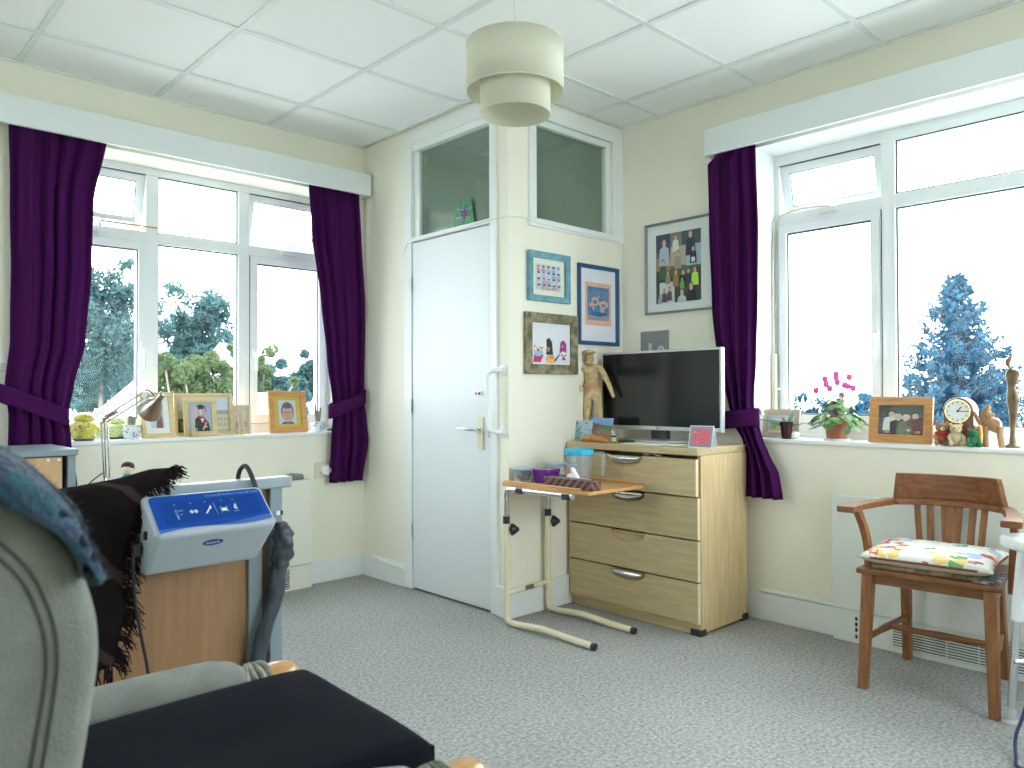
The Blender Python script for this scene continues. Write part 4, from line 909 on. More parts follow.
mb = MB(); mb.lathe([(.0,.004),(.012,.003),(.014,0)], g(.52,.48,.002), 'glass_red', 12, axis=Vector((-1,0,0))); mb.tube([g(.50,.52,.0), g(.49,1,.0)], .0014, 'lead', 5); mb.build('centre', sg)

# ------------------------------------------------------------------ ornaments on the chest
CT = CH+.0003
mat('old_ivory', (.70,.55,.30), .6, col2=(.42,.28,.12), scale=30); mat('old_ivory_dark', (.30,.22,.14), .7)
sp = on(597, 440, 'z', CH); SX, SY = 3.30, 0
sdir = ray(597, 430); sy_ = sdir.y/sdir.x*3.30
su = Vector((.55,-.83,0)).normalized(); so = Vector((3.30, sy_-.01, CT))-su*.03   # su = rightwards in view
sf = Vector((-su.y*-1, -su.x, 0)); sf = Vector((-.83,-.55,0))
def SP(a, b, z): return so+su*a+sf*b+Vector((0,0,z))
stt = thing('statuette', so, 'tall ivory coloured statuette of a man in a flat cap', 'statuette')
def skin_body(name, joints, edges, m, parent, sub=2):
    me = bpy.data.meshes.new(name); bm = bmesh.new(); sk = bm.verts.layers.skin.verify(); vs = [bm.verts.new((parent.matrix_basis.inverted() @ Vector(p))) for p, r in joints]
    for e in edges: bm.edges.new((vs[e[0]], vs[e[1]]))
    for v, (p, r) in zip(vs, joints): v[sk].radius = (r, r) if not isinstance(r, tuple) else r
    vs[0][sk].use_root = True; bm.to_mesh(me); bm.free(); me.materials.append(MATS[m])
    o = bpy.data.objects.new(name, me); COL.objects.link(o); o.parent = parent
    s = o.modifiers.new('skin', 'SKIN'); s.use_smooth_shade = True; d = o.modifiers.new('s', 'SUBSURF'); d.levels = sub; d.render_levels = sub; return o
h = on(590, 352, 'x', 3.30).z-CH     # height of statuette
k = h/1.76
def J(a, b, z, r): return (SP(a*k, b*k, z*k), r*k if not isinstance(r, tuple) else (r[0]*k, r[1]*k))
J_ = [J(0,0,.93,.13), J(-.02,.02,1.12,.115), J(-.03,.02,1.32,.145), J(-.03,.02,1.43,.105), J(-.04,.05,1.50,.05), J(-.05,.06,1.57,.045), J(-.05,.06,1.64,.045),
      J(.10,0,.86,.10), J(.13,.0,.48,.075), J(.14,-.02,.08,.055), J(.15,.10,.035,.045),
      J(-.10,0,.86,.10), J(-.12,.03,.48,.075), J(-.12,.0,.08,.055), J(-.13,.12,.035,.045),
      J(.16,.02,1.42,.07), J(.30,.03,1.16,.055), J(.40,.10,.92,.042), J(.43,.13,.84,.035),
      J(-.22,.02,1.42,.07), J(-.34,-.02,1.18,.055), J(-.22,.14,1.00,.042), J(-.16,.17,.98,.035)]
E_ = [(0,1),(1,2),(2,3),(3,4),(4,5),(5,6),(0,7),(7,8),(8,9),(9,10),(0,11),(11,12),(12,13),(13,14),(3,15),(15,16),(16,17),(17,18),(3,19),(19,20),(20,21),(21,22)]
skin_body('body', J_, E_, 'old_ivory', stt)
mb = MB(); fd = (-su*.75+sf*.65).normalized(); fs_ = Vector((-fd.y, fd.x, 0)); hq = SP(-.05*k,.06*k,1.63*k)
mb.ball(hq, (.088*k,.078*k,.118*k), 'old_ivory', 18, Matrix((fd, fs_, ZU)).transposed()); mb.loft([(hq+fd*.07*k+ZU*.03*k, fs_*.012*k, ZU*.012*k), (hq+fd*.105*k-ZU*.015*k, fs_*.020*k, ZU*.016*k), (hq+fd*.085*k-ZU*.03*k, fs_*.014*k, ZU*.008*k)], 'old_ivory', 8)
for s_ in (-1,1): mb.ball(hq+fs_*s_*.082*k, (.02*k,.014*k,.03*k), 'old_ivory', 8)
mb.ball(hq+fd*.07*k-ZU*.085*k, (.03*k,.035*k,.028*k), 'old_ivory', 10); mb.build('head', stt)
mb = MB()
for s_ in (-1,1): mb.ball(hq+fd*.078*k+fs_*s_*.034*k+ZU*.015*k, .012*k, 'old_ivory_dark', 8)
mb.loft([(hq+fd*.082*k-ZU*.055*k-fs_*.03*k, fd*.004*k, ZU*.006*k), (hq+fd*.088*k-ZU*.056*k, fd*.006*k, ZU*.009*k), (hq+fd*.082*k-ZU*.055*k+fs_*.03*k, fd*.004*k, ZU*.006*k)], 'old_ivory_dark', 8); mb.build('face', stt)
mb = MB(); hc = SP(-.05*k, .06*k, 1.725*k); mb.ball(hc+Vector((0,0,.022*k)), (.125*k,.125*k,.048*k), 'old_ivory', 16); mb.loft([(hc+fd*.05*k, fs_*.085*k, ZU*.012*k), (hc+fd*.12*k-ZU*.02*k, fs_*.07*k, ZU*.010*k), (hc+fd*.155*k-ZU*.03*k, fs_*.03*k, ZU*.006*k)], 'old_ivory', 14); mb.build('cap', stt)
mb = MB(); mb.tube([SP(-.04*k+.062*k*math.cos(t), .05*k+.062*k*math.sin(t), 1.485*k) for t in [2*PI*i/12 for i in range(12)]], .024*k, 'old_ivory_dark', 8, closed=True); mb.build('neckerchief', stt)
mb = MB(); mat('sash_pink', (.50,.26,.16), .7); mb.loft([(SP(-.01*k,.01*k,1.02*k), su*.165*k, sf*.15*k), (SP(-.015*k,.01*k,1.08*k), su*.165*k, sf*.15*k), (SP(-.02*k,.01*k,1.14*k), su*.16*k, sf*.15*k)], 'sash_pink', 18); mb.build('waist_sash', stt)
mb = MB(); mb.lathe([(.0,0),(.055,0),(.052,.012),(0,.012)], so-Vector((0,0,0)), 'old_ivory_dark', 20, squash=(1,1)); mb.build('plinth', stt)
def upright_card(px0, py0, px1, py1, x, label, bg, shapes, name='greeting_card', tilt=.15, dy=0, turn=0):
    a = on(px0, py1, 'x', x); b = on(px1, py0, 'x', x); w = a.y-b.y; h_ = b.z-CT
    ux = Vector((math.sin(turn), -math.cos(turn), 0)); n = Vector((-math.cos(turn), -math.sin(turn), 0)); uz = (Vector((0,0,1))-n*tilt).normalized()
    t = thing(name, (x, a.y-w/2, CT), label, 'card'); mb = MB(); O = Vector((x, a.y, CT))
    mb.prism([O-n*.001, O+ux*w-n*.001, O+ux*w+uz*h_-n*.001, O+uz*h_-n*.001], -n*.0015, 'paper'); mb.build('card', t)
    mb = MB(); art(mb, O, ux, uz, n, w, h_, bg, shapes); mb.build('print', t, fixn=False); 
    mb = MB(); q = O-n*(.05+.0)+ux*.006; mb.prism([O+ux*.004-n*.003, q, q+Vector((0,0,h_*.9)), O+ux*.004+uz*h_*.95-n*.004], ux*.0015, 'paper'); mb.build('card_back', t)
    return t
sh = []
for k_ in range(16):
    x, y = R_.uniform(.08,.92), R_.uniform(.1,.9); sh += [('r', x-.008, 0, x+.008, y, (.20,.38,.12)), ('e', x, y, .05,.04, R_.choice([(.08,.18,.55),(.12,.25,.65),(.65,.72,.75)]))]
upright_card(573, 420.5, 590.5, 441, 3.17, 'small card of blue flowers at the left end of the chest', (.42,.58,.66), sh)
upright_card(588, 418, 610.5, 436, 3.22, 'card with a mountain path under a blue sky beside the flower card', (.20,.26,.10), [('r',0,.68,1,1,(.25,.42,.78)),('p',[(0,.1),(.9,.0),(1,.2),(.5,.5),(.1,.85),(0,.9)],(.40,.22,.20)),('p',[(.2,.1),(.5,.35),(.1,.75)],(.55,.35,.30)),('p',[(.3,.7),(.6,.55),(1,.45),(1,.68),(.3,.72)],(.14,.20,.08))], tilt=.2)
mat('bread_orange', (.72,.34,.10), .6, col2=(.50,.20,.05), scale=25)
mb = MB(); a = on(580, 439, 'x', 3.135); b = on(609.5, 439, 'x', 3.135); n_ = 12; secs = []
for i in range(n_+1):
    t = i/n_; r = .021*max(.15, math.sin(PI*min(1,max(0,t*.96+.02)))**.35)*(1+.06*math.sin(t*19)); yy = a.y+(b.y-a.y)*t
    secs.append(((3.135+.012*math.cos(PI*t), yy, CT+r*.92), (.9*r,0,0), (0,0,r*.92)))
mb.loft(secs, 'bread_orange', 16); tag(mb.build('carved_ornament'), 'orange-brown croissant-shaped ornament lying in front of the two cards', 'ornament')
jr = on(613.5, 440, 'z', CT); jr = Vector((3.17, ray(613.5,430).y/ray(613.5,430).x*3.17, CT)); jt2 = thing('small_jar', jr, 'tiny jar with yellow label and silver lid beside the cards', 'jar')
mb = MB(); mb.lathe([(0,0),(.013,0),(.014,.004),(.014,.032),(.010,.038)], jr, cm((.05,.05,.04)), 16); mb.build('jar_body', jt2)
mb = MB(); mb.lathe([(.0145,.006),(.0145,.028)], jr, cm((.62,.58,.22)), 16, caps=False); mb.build('jar_label', jt2)
mb = MB(); mb.lathe([(0,.038),(.012,.038),(.013,.046),(0,.05)], jr, 'alu', 16); mb.tube([jr+Vector((0,.005,.05)), jr+Vector((0,.012,.066))], .0025, 'alu', 6); mb.tube([jr+Vector((0,-.005,.05)), jr+Vector((0,-.012,.064))], .0025, 'alu', 6); mb.build('jar_lid', jt2)
mb = MB(); a = Vector((3.22, ray(625,435).y/ray(625,435).x*3.22, CT)); mb.prism([a+Vector((-.02,.03,0)), a+Vector((-.06,-.03,0)), a+Vector((.02,-.05,0)), a+Vector((.05,.03,0))], (0,0,.012), 'black_plastic')
tag(mb.build('remote_control', None, bevel=.003), 'dark flat handset lying behind the tiny jar', 'handset')
# tent card with pink print
a = Vector((3.135, ray(688,443).y/ray(688,443).x*3.13, CT)); a.x = 3.13; tw = .118
tc_ = thing('tent_card', a, 'white folded tent card with pink and red print before the television', 'card')
n1 = Vector((-1,-.18,0)).normalized(); u1 = Vector((n1.y*-1*-1, 0, 0)); u1 = Vector((.18,-1,0)).normalized(); 
up1 = (ZU-n1*.30).normalized(); back = a-n1*.075; hh = .108
apex0 = a+up1*hh; apex1 = a+u1*tw+up1*hh
mb = MB(); mb.prism([a, a+u1*tw, apex1, apex0], -n1*.0012, 'paper'); mb.prism([back, back+u1*tw, apex1, apex0], n1*.0012, 'paper'); mb.build('card', tc_)
mb = MB(); nn = u1.cross(up1).normalized(); nn = nn if nn.dot(n1) > 0 else -nn
sh = [('r', .10,.10,.90,.90,(.70,.16,.20))]+[('r', x, y, x+R_.uniform(.04,.10), y+.035, R_.choice([(.10,.12,.25),(.82,.60,.60),(.45,.05,.10)])) for x, y in [(.18,.70),(.32,.74),(.5,.68),(.22,.55),(.42,.52),(.62,.58),(.2,.38),(.38,.34),(.60,.36),(.3,.2),(.55,.2)]]
art(mb, a+nn*.0008+u1*.004+up1*.004, u1, up1, nn, tw-.008, hh-.008, (.22,.32,.42), sh); mb.build('print', tc_, fixn=False)

# ------------------------------------------------------------------ right sill
def Bx(px, x): d = ray(px, 420); return d.y/d.x*x
SZ = SILL+.0004
# beige frame
a, b = Bx(764, 3.68), Bx(800, 3.68)
picture('photo_frame', 'beige wooden photo frame beside the purple curtain on the right sill', 'photo frame', (3.665, a, SZ), (.03,-1,0), (.16,0,1), a-b, .145, .028, 'frame_pale', depth=.012, mount=(.8,.8,.78), mount_in=(0,.01,.05,.01), bg=(.55,.62,.62), shapes=[('r',.2,.1,.5,.8,(.35,.5,.15)),('r',.5,.1,.8,.7,(.75,.55,.2)),('e',.5,.8,.3,.15,(.75,.8,.82))], stand=.05)
# aloe in a dark pot
def leafmb(mb, base, d, L_, w, m, bend=.5, n=8, side=None):
    d = Vector(d).normalized(); side = side or (d.cross(Vector((.8,.5,.25))).normalized()); vs = []; 
    for i in range(n+1):
        t = i/n; c = Vector(base)+d*L_*t+Vector((0,0,-bend*L_*t*t)); ww = w*(math.sin(PI*min(.98, t*.75+.25)))*.5
        vs += [c-side*ww, c+Vector((0,0,-.15*ww)), c+side*ww]
    fs = []
    for i in range(n): fs += [(3*i,3*i+1,3*i+4,3*i+3), (3*i+1,3*i+2,3*i+5,3*i+4)]
    mb.add(vs, fs, m, True)
mat('aloe', (.20,.36,.30), .5, noise_amt=.3, scale=20); mat('pot_dark', (.05,.02,.02), .2); mat('pot_silver', (.5,.45,.38), .25, metal=.5)
c = Vector((3.622, Bx(786.5, 3.622), SZ)); t = thing('potted_succulent', c, 'small succulent in a shiny dark pot in front of the beige frame', 'plant')
mb = MB(); mb.lathe([(0,0),(.022,0),(.024,.003),(.034,.085),(.031,.085),(.026,.03),(0,.03)], c, 'pot_dark', 8); mb.build('pot', t, sharp=20)
mb = MB(); 
leafmb(mb, c+Vector((0,0,.06)), su*-1+Vector((0,0,.55)), .15, .022, 'aloe', .25); leafmb(mb, c+Vector((0,0,.06)), su*.45+Vector((0,0,1)), .105, .020, 'aloe', .08)
leafmb(mb, c+Vector((0,0,.06)), su*-.35+Vector((0,0,1)), .06, .016, 'aloe', .1); leafmb(mb, c+Vector((0,0,.06)), su*.9+Vector((0,0,.35)), .08, .016, 'aloe', .2)
mb.build('leaves', t, solid=.002, fixn=False)
mat('white_stone', (.78,.76,.70), .6); c = Vector((3.65, Bx(795, 3.65), SZ)); mb = MB(); mb.ball(c+Vector((0,0,.018)), (.03,.022,.0185), 'white_stone', 14); tag(mb.build('pebble'), 'smooth white stone between the beige frame and the pink plant', 'stone')
# cyclamen
mat('terracotta', (.42,.15,.08), .6, noise_amt=.15); mat('saucer', (.76,.78,.74), .35); mat('cyc_leaf', (.05,.19,.06), .5, col2=(.20,.36,.10), scale=18); mat('cyc_pink', (.80,.10,.42), .5); mat('cyc_stem', (.35,.13,.12), .6)
c = Vector((3.67, Bx(836.5, 3.67), SZ)); cy = thing('potted_cyclamen', c, 'pink flowering plant in a terracotta pot on a white saucer', 'plant')
mb = MB(); mb.lathe([(0,0),(.055,0),(.062,.010),(.058,.010),(.05,.004),(0,.004)], c, 'saucer', 32); mb.build('saucer', cy)
mb = MB(); mb.lathe([(0,.006),(.045,.006),(.054,.085),(.058,.085),(.058,.105),(.052,.105),(.046,.09),(0,.085)], c, 'terracotta', 32); mb.build('pot', cy)
mb = MB(); rr = random.Random(11)
for i in range(120):
    q = rr.uniform(0, 2*PI); r = .115*math.sqrt(rr.random())*1.12; hgt = .125+.055*(1-(r/.11)**2)*1.1+rr.uniform(-.03,.02)
    if r > .085: hgt -= .035
    p = c+Vector((r*math.cos(q)*.75, r*math.sin(q), hgt)); R = rr.uniform(.011,.020)
    out = Vector((math.cos(q), math.sin(q), rr.uniform(.3,1.6))).normalized(); ax = out.orthogonal().normalized(); ay = out.cross(ax)
    pts = [p]; n = 12
    for k2 in range(n): 
        w_ = 2*PI*k2/n; rad = R*(1-.35*max(0, math.cos(w_))**6); pts.append(p+(ax*math.cos(w_)+ay*math.sin(w_))*rad-out*.004)
    mb.add(pts, [(0, k2+1, (k2+1)%n+1) for k2 in range(n)], 'cyc_leaf')
    if i % 3 == 0: mb.tube([c+Vector((0,0,.09)), p-out*.004], .0013, 'cyc_stem', 5)
for q, L_ in ((-1.9,.15),(1.2,.12),(-2.4,.12)):
    leafmb(mb, c+Vector((0,math.sin(q)*.08,.12)), (0,math.sin(q),-.2), L_*.6, .012, 'cyc_leaf', .5)
o = mb.build('foliage', cy, fixn=False)
for i, (dx, hz_) in enumerate([(-19,385),(-9,374),(-7,383),(0,369),(1,377),(8,380),(4,390),(14,381),(19,383),(-3,372),(11,372),(-12,379)]):
    p = Vector((3.67+rr.uniform(-.04,.03), Bx(836.5+dx, 3.67), on(836, hz_+8, 'x', 3.67).z+.0)); st = mb2 = MB()
    mb2.tube([c+Vector((0,0,.1)), (c+Vector((0,0,.1))).lerp(p, .6)+Vector((0,0,.015)), p], .0013, 'cyc_stem', 5)
    for k2 in range(5):
        q = 2*PI*k2/5+i; dd = Vector((math.cos(q)*.4, math.sin(q)*.4, 1)); leafmb(mb2, p, dd, .028, .020, 'cyc_pink', -.1, 5)
    mb2.build('flower', cy, fixn=False)
# family photo in pine frame
a, b = Bx(871, 3.655), Bx(934, 3.66); hh = on(905, 397, 'x', 3.67).z-SILL
fam = [('r',0,0,1,.25,(.03,.035,.04)),('e',.75,.85,.5,.3,(.10,.13,.12))]+person(.30,.52,.42,(.60,.62,.56),(.6,.42,.33),(.05,.04,.03))+person(.44,.40,.42,(.02,.02,.03),(.62,.42,.34),(.55,.54,.5))+person(.62,.38,.42,(.10,.14,.06),(.64,.46,.38),(.6,.6,.58))+person(.82,.46,.42,(.12,.04,.04),(.6,.42,.33),(.07,.03,.02))+[('p',[(.52,.02),(.78,.02),(.72,.3),(.56,.3)],(.10,.14,.06)),('p',[(.74,.02),(.95,.02),(.94,.3),(.78,.3)],(.12,.04,.04)),('p',[(.18,.1),(.26,.1),(.26,.5),(.2,.4)],(.60,.62,.56)),('e',.20,.10,.06,.06,(.45,.2,.08)),('e',.88,.10,.06,.05,(.45,.22,.1)),('e',.68,.16,.04,.04,(.62,.44,.36))]
picture('photo_frame', 'wide pine framed photo of a family of four on the right sill', 'photo frame', (3.635, a, SZ), (.02,-1,0), (.14,0,1), a-b, hh, .038, 'frame_pine_y', depth=.018, bg=(.05,.07,.07), shapes=fam, stand=.07)
# mantel clock
mat('mahogany', (.20,.07,.025), .3, coat=.4, noise_amt=.3, scale=14); mat('brass', (.72,.52,.20), .25, metal=1); mat('clock_face', (.82,.84,.82), .5)
ya_, yb_ = Bx(943, 3.66), Bx(973.5, 3.66); cyw = (ya_+yb_)/2; cw = (ya_-yb_)/2; ctop = on(957, 397.5, 'x', 3.66).z-SILL
ck = thing('mantel_clock', (3.66, cyw, SZ), 'arched brown mantel clock with round white dial on the right sill', 'clock')
mb = MB(); arch = [(cyw+cw,0)]+[(cyw+cw*math.cos(PI*k_/20), ctop-cw+cw*math.sin(PI*k_/20)) for k_ in range(21)]+[(cyw-cw,0)]
mb.prism([(3.66, y, SZ+z) for y, z in arch], (.07,0,0), 'mahogany'); mb.build('case', ck, bevel=.003)
fc = Vector((3.659, cyw, SZ+ctop-cw)); AX = Vector((-1,0,0)); fr = cw*.82
mb = MB(); mb.lathe([(0,0),(fr*.95,0),(fr*.95,.002),(0,.002)], fc, 'clock_face', 40, axis=AX); fo = mb.build('dial', ck)
mb = MB(); mb.lathe([(fr*.93,.0),(fr*1.06,.0),(fr*1.04,.006),(fr*.95,.006),(fr*.93,.0)], fc, 'brass', 40, axis=AX, caps=False); mb.build('bezel', ck)
def dialp(t, r, e=.003): q = 2*PI*t; return fc+Vector((-e, -math.sin(q)*r, math.cos(q)*r))
mb = MB()
for k_ in range(12): mb.bar(dialp(k_/12, fr*.72), dialp(k_/12, fr*.86), .003, .001, 'dark', up=(1,0,0))
mb.build('hour_marks', fo)
mb = MB(); mb.bar(dialp(.25,0,.004), dialp(.25,fr*.8,.004), .0025, .001, 'dark', up=(1,0,0)); mb.build('minute_hand', fo)
mb = MB(); mb.bar(dialp(.104,0,.005), dialp(.104,fr*.5,.005), .004, .001, 'dark', up=(1,0,0)); mb.lathe([(.004,0),(.004,.006)], fc, 'dark', 10, axis=AX); mb.build('hour_hand', fo)
# teddies
def teddy(px, x, hgt, m, label, face=Vector((-.85,-.5,0)), scarf=None, muz='teddy_muzzle'):
    c = Vector((x, Bx(px, x), SZ)); t = thing('teddy_bear', c, label, 'teddy bear'); s = hgt; f = face.normalized(); r = Vector((-f.y, f.x, 0)); R = Matrix((f, r, ZU)).transposed()
    P = lambda a, b, z: c+f*a*s+r*b*s+ZU*z*s
    mb = MB(); mb.ball(P(0,0,.30), (.21*s,.24*s,.30*s), m, 16, R); mb.ball(P(.04,0,.72), (.20*s,.235*s,.21*s), m, 18, R)
    for b in (-1,1):
        mb.ball(P(.0,b*.19,.90), (.05*s,.085*s,.085*s), m, 10, R); mb.loft([(P(.02,b*.18,.50), r*.07*s, ZU*.07*s), (P(.12,b*.28,.36), r*.075*s, ZU*.07*s), (P(.22,b*.26,.26), r*.07*s, ZU*.065*s), (P(.27,b*.24,.23), r*.03*s, ZU*.03*s)], m, 10)
        mb.loft([(P(.05,b*.16,.12), r*.10*s, ZU*.11*s), (P(.25,b*.24,.11), r*.09*s, ZU*.10*s), (P(.36,b*.27,.12), r*.095*s, ZU*.115*s), (P(.41,b*.28,.13), r*.05*s, ZU*.06*s)], m, 10)
    mb.build('body', t)
    mb = MB(); mb.ball(P(.22,0,.66), (.08*s,.10*s,.08*s), muz, 12, R); mb.build('muzzle', t)
    mb = MB(); mb.ball(P(.30,0,.69), .032*s, 'dark', 8)
    for b in (-1,1): mb.ball(P(.205,b*.10,.77), .026*s, 'dark', 8)
    mb.build('eyes_and_nose', t)
    if scarf: mb = MB(); mb.tube([P(.03+.19*math.cos(q), .21*math.sin(q), .50) for q in [2*PI*i/16 for i in range(16)]], .065*s, scarf, 8, closed=True); mb.loft([(P(.2,0,.48), r*.09*s, f*.03*s), (P(.26,0,.30), r*.10*s, f*.03*s)], scarf, 8); mb.build('scarf', t)
mat('teddy_brown', (.42,.24,.12), .95, bump=.5, bscale=400); mat('teddy_beige', (.62,.50,.32), .95, bump=.5, bscale=400); mat('teddy_green', (.03,.20,.10), .95, bump=.5, bscale=400); mat('teddy_muzzle', (.72,.62,.46), .95); mat('red_felt', (.60,.04,.06), .9)
teddy(941.5, 3.64, .105, 'teddy_brown', 'brown teddy bear with red scarf, leftmost bear by the clock', scarf='red_felt')
teddy(955.5, 3.615, .100, 'teddy_beige', 'beige teddy bear sitting in front of the mantel clock', muz='teddy_muzzle')
teddy(973, 3.61, .078, 'teddy_green', 'small green teddy bear right of the mantel clock', muz='teddy_green')
mat('candle_orange', (.85,.40,.02), .4)  # plain even orange surface colour
c = Vector((3.70, Bx(979.5, 3.70), SZ)); mb = MB(); mb.lathe([(0,0),(.012,0),(.010,.07),(.006,.085),(0,.09)], c, 'candle_orange', 12); tag(mb.build('candle'), 'small orange candle behind the green teddy bear', 'candle')
# carved wooden camel-like animal with raised head
wood('carved_wood', (.46,.27,.12), (.32,.17,.07), .4, 'z')
c = Vector((3.665, Bx(988, 3.665), SZ)); an = thing('carved_animal', c, 'carved light wood animal with raised head beside the bronze figure', 'carving')
P = lambda a, z, b=0: c+Vector((0,-a,0))+Vector((-b,0,z))   # a to the right in view
rz_ = lambda r: (Vector((r*.8,0,0)), r)
def sect(a, z, r, tilt=0, w=.75, b=0): return (P(a, z, b), Vector((r*w,0,0)), (Vector((0,-math.sin(tilt),math.cos(tilt))))*r)
mb = MB(); mb.loft([sect(.050,.075,.010,.0), sect(.046,.080,.026,.1), sect(.030,.090,.031,.25), sect(.008,.098,.029,.5), sect(-.008,.110,.024,.9), sect(-.012,.130,.018,1.3), sect(-.008,.150,.018,1.4), sect(-.002,.165,.013,1.4), sect(.0,.178,.005,1.5)], 'carved_wood', 16)
mb.loft([sect(-.008,.100,.018,.9), sect(-.026,.098,.012,1.2), sect(-.038,.112,.009,1.5), sect(-.046,.132,.008,1.6), sect(-.052,.148,.006,1.7)], 'carved_wood', 12)
for a0, a1, b in ((-.012,-.016,-.014),(-.006,-.004,.014),(.042,.046,-.014),(.044,.052,.014)):
    mb.loft([(P(a0,.085,b), Vector((.011,0,0)), Vector((0,.013,0))), (P(a0*.9+a1*.1,.05,b), Vector((.008,0,0)), Vector((0,.009,0))), (P(a1,.004,b), Vector((.009,0,0)), Vector((0,.011,0))), (P(a1,.0,b), Vector((.009,0,0)), Vector((0,.011,0)))], 'carved_wood', 12)
mb.build('body', an)
mb = MB()
for b in (-.014,.014): mb.loft([(P(-.002,.148,b), Vector((.005,0,0)), Vector((0,.010,0))), (P(.008,.135,b*1.5), Vector((.004,0,0)), Vector((0,.012,0))), (P(.014,.120,b*1.6), Vector((.002,0,0)), Vector((0,.004,0)))], 'carved_wood', 10)
mb.build('ear', an)
# bronze figurine
mat('bronze', (.10,.07,.04), .42, metal=.6, col2=(.24,.17,.09), scale=18)
c = Vector((3.67, Bx(1012.5, 3.67), SZ)); H_ = on(1010, 356, 'x', 3.67).z-SILL; bf = thing('bronze_figurine', c, 'tall slender bronze figurine of a standing woman on the right sill', 'figurine')
mb = MB(); K = H_/.36
S_ = [(0,.0,.026,.022),(0,.006,.027,.022),(0,.018,.012,.010),(.0,.05,.008,.007),(.002,.10,.011,.010),(.003,.15,.017,.013),(.003,.185,.0225,.016),(.001,.21,.020,.014),(-.002,.235,.014,.011),(0,.255,.018,.013),(0,.275,.024,.016),(.002,.29,.026,.014),(.002,.302,.020,.011),(-.004,.308,.007,.007),(-.010,.318,.0055,.0055),(-.014,.326,.009,.010),(-.013,.338,.011,.012),(-.008,.350,.009,.009),(-.003,.358,.005,.005),(-.008,.362,.002,.002)]
mb.loft([(c+Vector((0,-a*K,z*K)), Vector((0,rx*K,0)), Vector((ry*K,0,0))) for a, z, rx, ry in S_], 'bronze', 20); mb.build('figure', bf)
# teleflex cable & winder on the right recess
mb = MB(); e = WB+REV-.018
P = [on(760, 400, 'x', e-.02), on(757.5, 300, 'x', e-.02), on(757.5, 262, 'x', e-.02), on(762, 238, 'x', e-.01), on(775, 220, 'x', e), on(800, 209, 'x', e), on(830, 206, 'x', e-.01)]
P = [Vector((p.x, min(p.y, BU1-.02), p.z)) for p in P]
mb.tube(smooth_path(P, 6), .005, 'cream_plastic', 8); tag(mb.build('window_cable'), 'thin pale window opener cable curving up to the right vent', 'cable')
wd = thing('window_winder', P[0], 'pale upright window opener tube with a small winding handle', 'window opener')
mb = MB(); b0_ = on(760, 428, 'x', e-.02).z; mb.box((e-.035, BU1-.038, b0_), (e-.012, BU1-.014, on(760, 355, 'x', e).z), 'cream_plastic'); mb.build('tube', wd, bevel=.003)
mb = MB(); mb.tube([(e-.03, BU1-.04, 1.16), (e-.03, BU1-.075, 1.15), (e-.03, BU1-.08, 1.12), (e-.03, BU1-.10, 1.08)], .006, 'white_plastic', 8); mb.ball((e-.03, BU1-.105, 1.07), .010, 'white_plastic', 10); mb.build('handle', wd)
# opener gear on left transom
q0, q1 = on(98, 216, 'y', WA+REV-.02), on(135, 222, 'y', WA+REV-.02); t = thing('vent_opener', q1, 'white and cream vent opener rod on the left window transom', 'window opener')
mb = MB(); A_.box(mb, q0.x-.08, q1.x+.0, REV-.035, REV-.002, q1.z-.004, q1.z+.022, 'white_plastic'); mb.build('gear_box', t, bevel=.004)
mb = MB(); mb.tube([on(100, 220, 'y', WA+REV-.03), on(157, 228, 'y', WA+REV-.012)], .005, 'brass', 8); mb.build('rod', t)
mb = MB(); q = on(100, 226, 'y', WA+REV-.03); mb.tube([q+Vector((0,0,.02)), q+Vector((0,0,-.05))], .008, 'white_plastic', 8); mb.build('drop_arm', t)

# ------------------------------------------------------------------ left sill
def Ay(px, y): d = ray(px, 420); return d.x/d.y*y
def jar_mat(name, base, spots):
    m = mat(name, base, .25, coat=.5); n, l = nt(m); tc = n.new('ShaderNodeTexCoord'); v = n.new('ShaderNodeTexVoronoi'); v.inputs['Scale'].default_value = 62; l.new(tc.outputs['Object'], v.inputs[0])
    r = n.new('ShaderNodeValToRGB'); r.color_ramp.elements[0].position=.30; r.color_ramp.elements[1].position=.36; r.color_ramp.elements[0].color=(1,1,1,1); r.color_ramp.elements[1].color=(0,0,0,1); l.new(v.outputs['Distance'], r.inputs[0])
    r2 = n.new('ShaderNodeValToRGB'); r2.color_ramp.interpolation='CONSTANT'; e = r2.color_ramp.elements; e[0].color=(*spots[0],1); e[1].position=.45; e[1].color=(*spots[1],1); q=e.new(.7); q.color=(*spots[2],1)
    sp_ = n.new('ShaderNodeSeparateColor'); l.new(v.outputs['Color'], sp_.inputs[0]); l.new(sp_.outputs[0], r2.inputs[0])
    mx = n.new('ShaderNodeMixRGB'); mx.inputs[1].default_value=(*base,1); l.new(r.outputs[0], mx.inputs[0]); l.new(r2.outputs[0], mx.inputs[2]); l.new(mx.outputs[0], n['Principled BSDF'].inputs['Base Color'])
jar_mat('jar_yellow', (.70,.62,.06), [(.10,.35,.30),(.75,.72,.62),(.45,.10,.15)]); jar_mat('jar_pale', (.62,.66,.30), [(.15,.4,.3),(.65,.3,.25),(.75,.7,.3)])
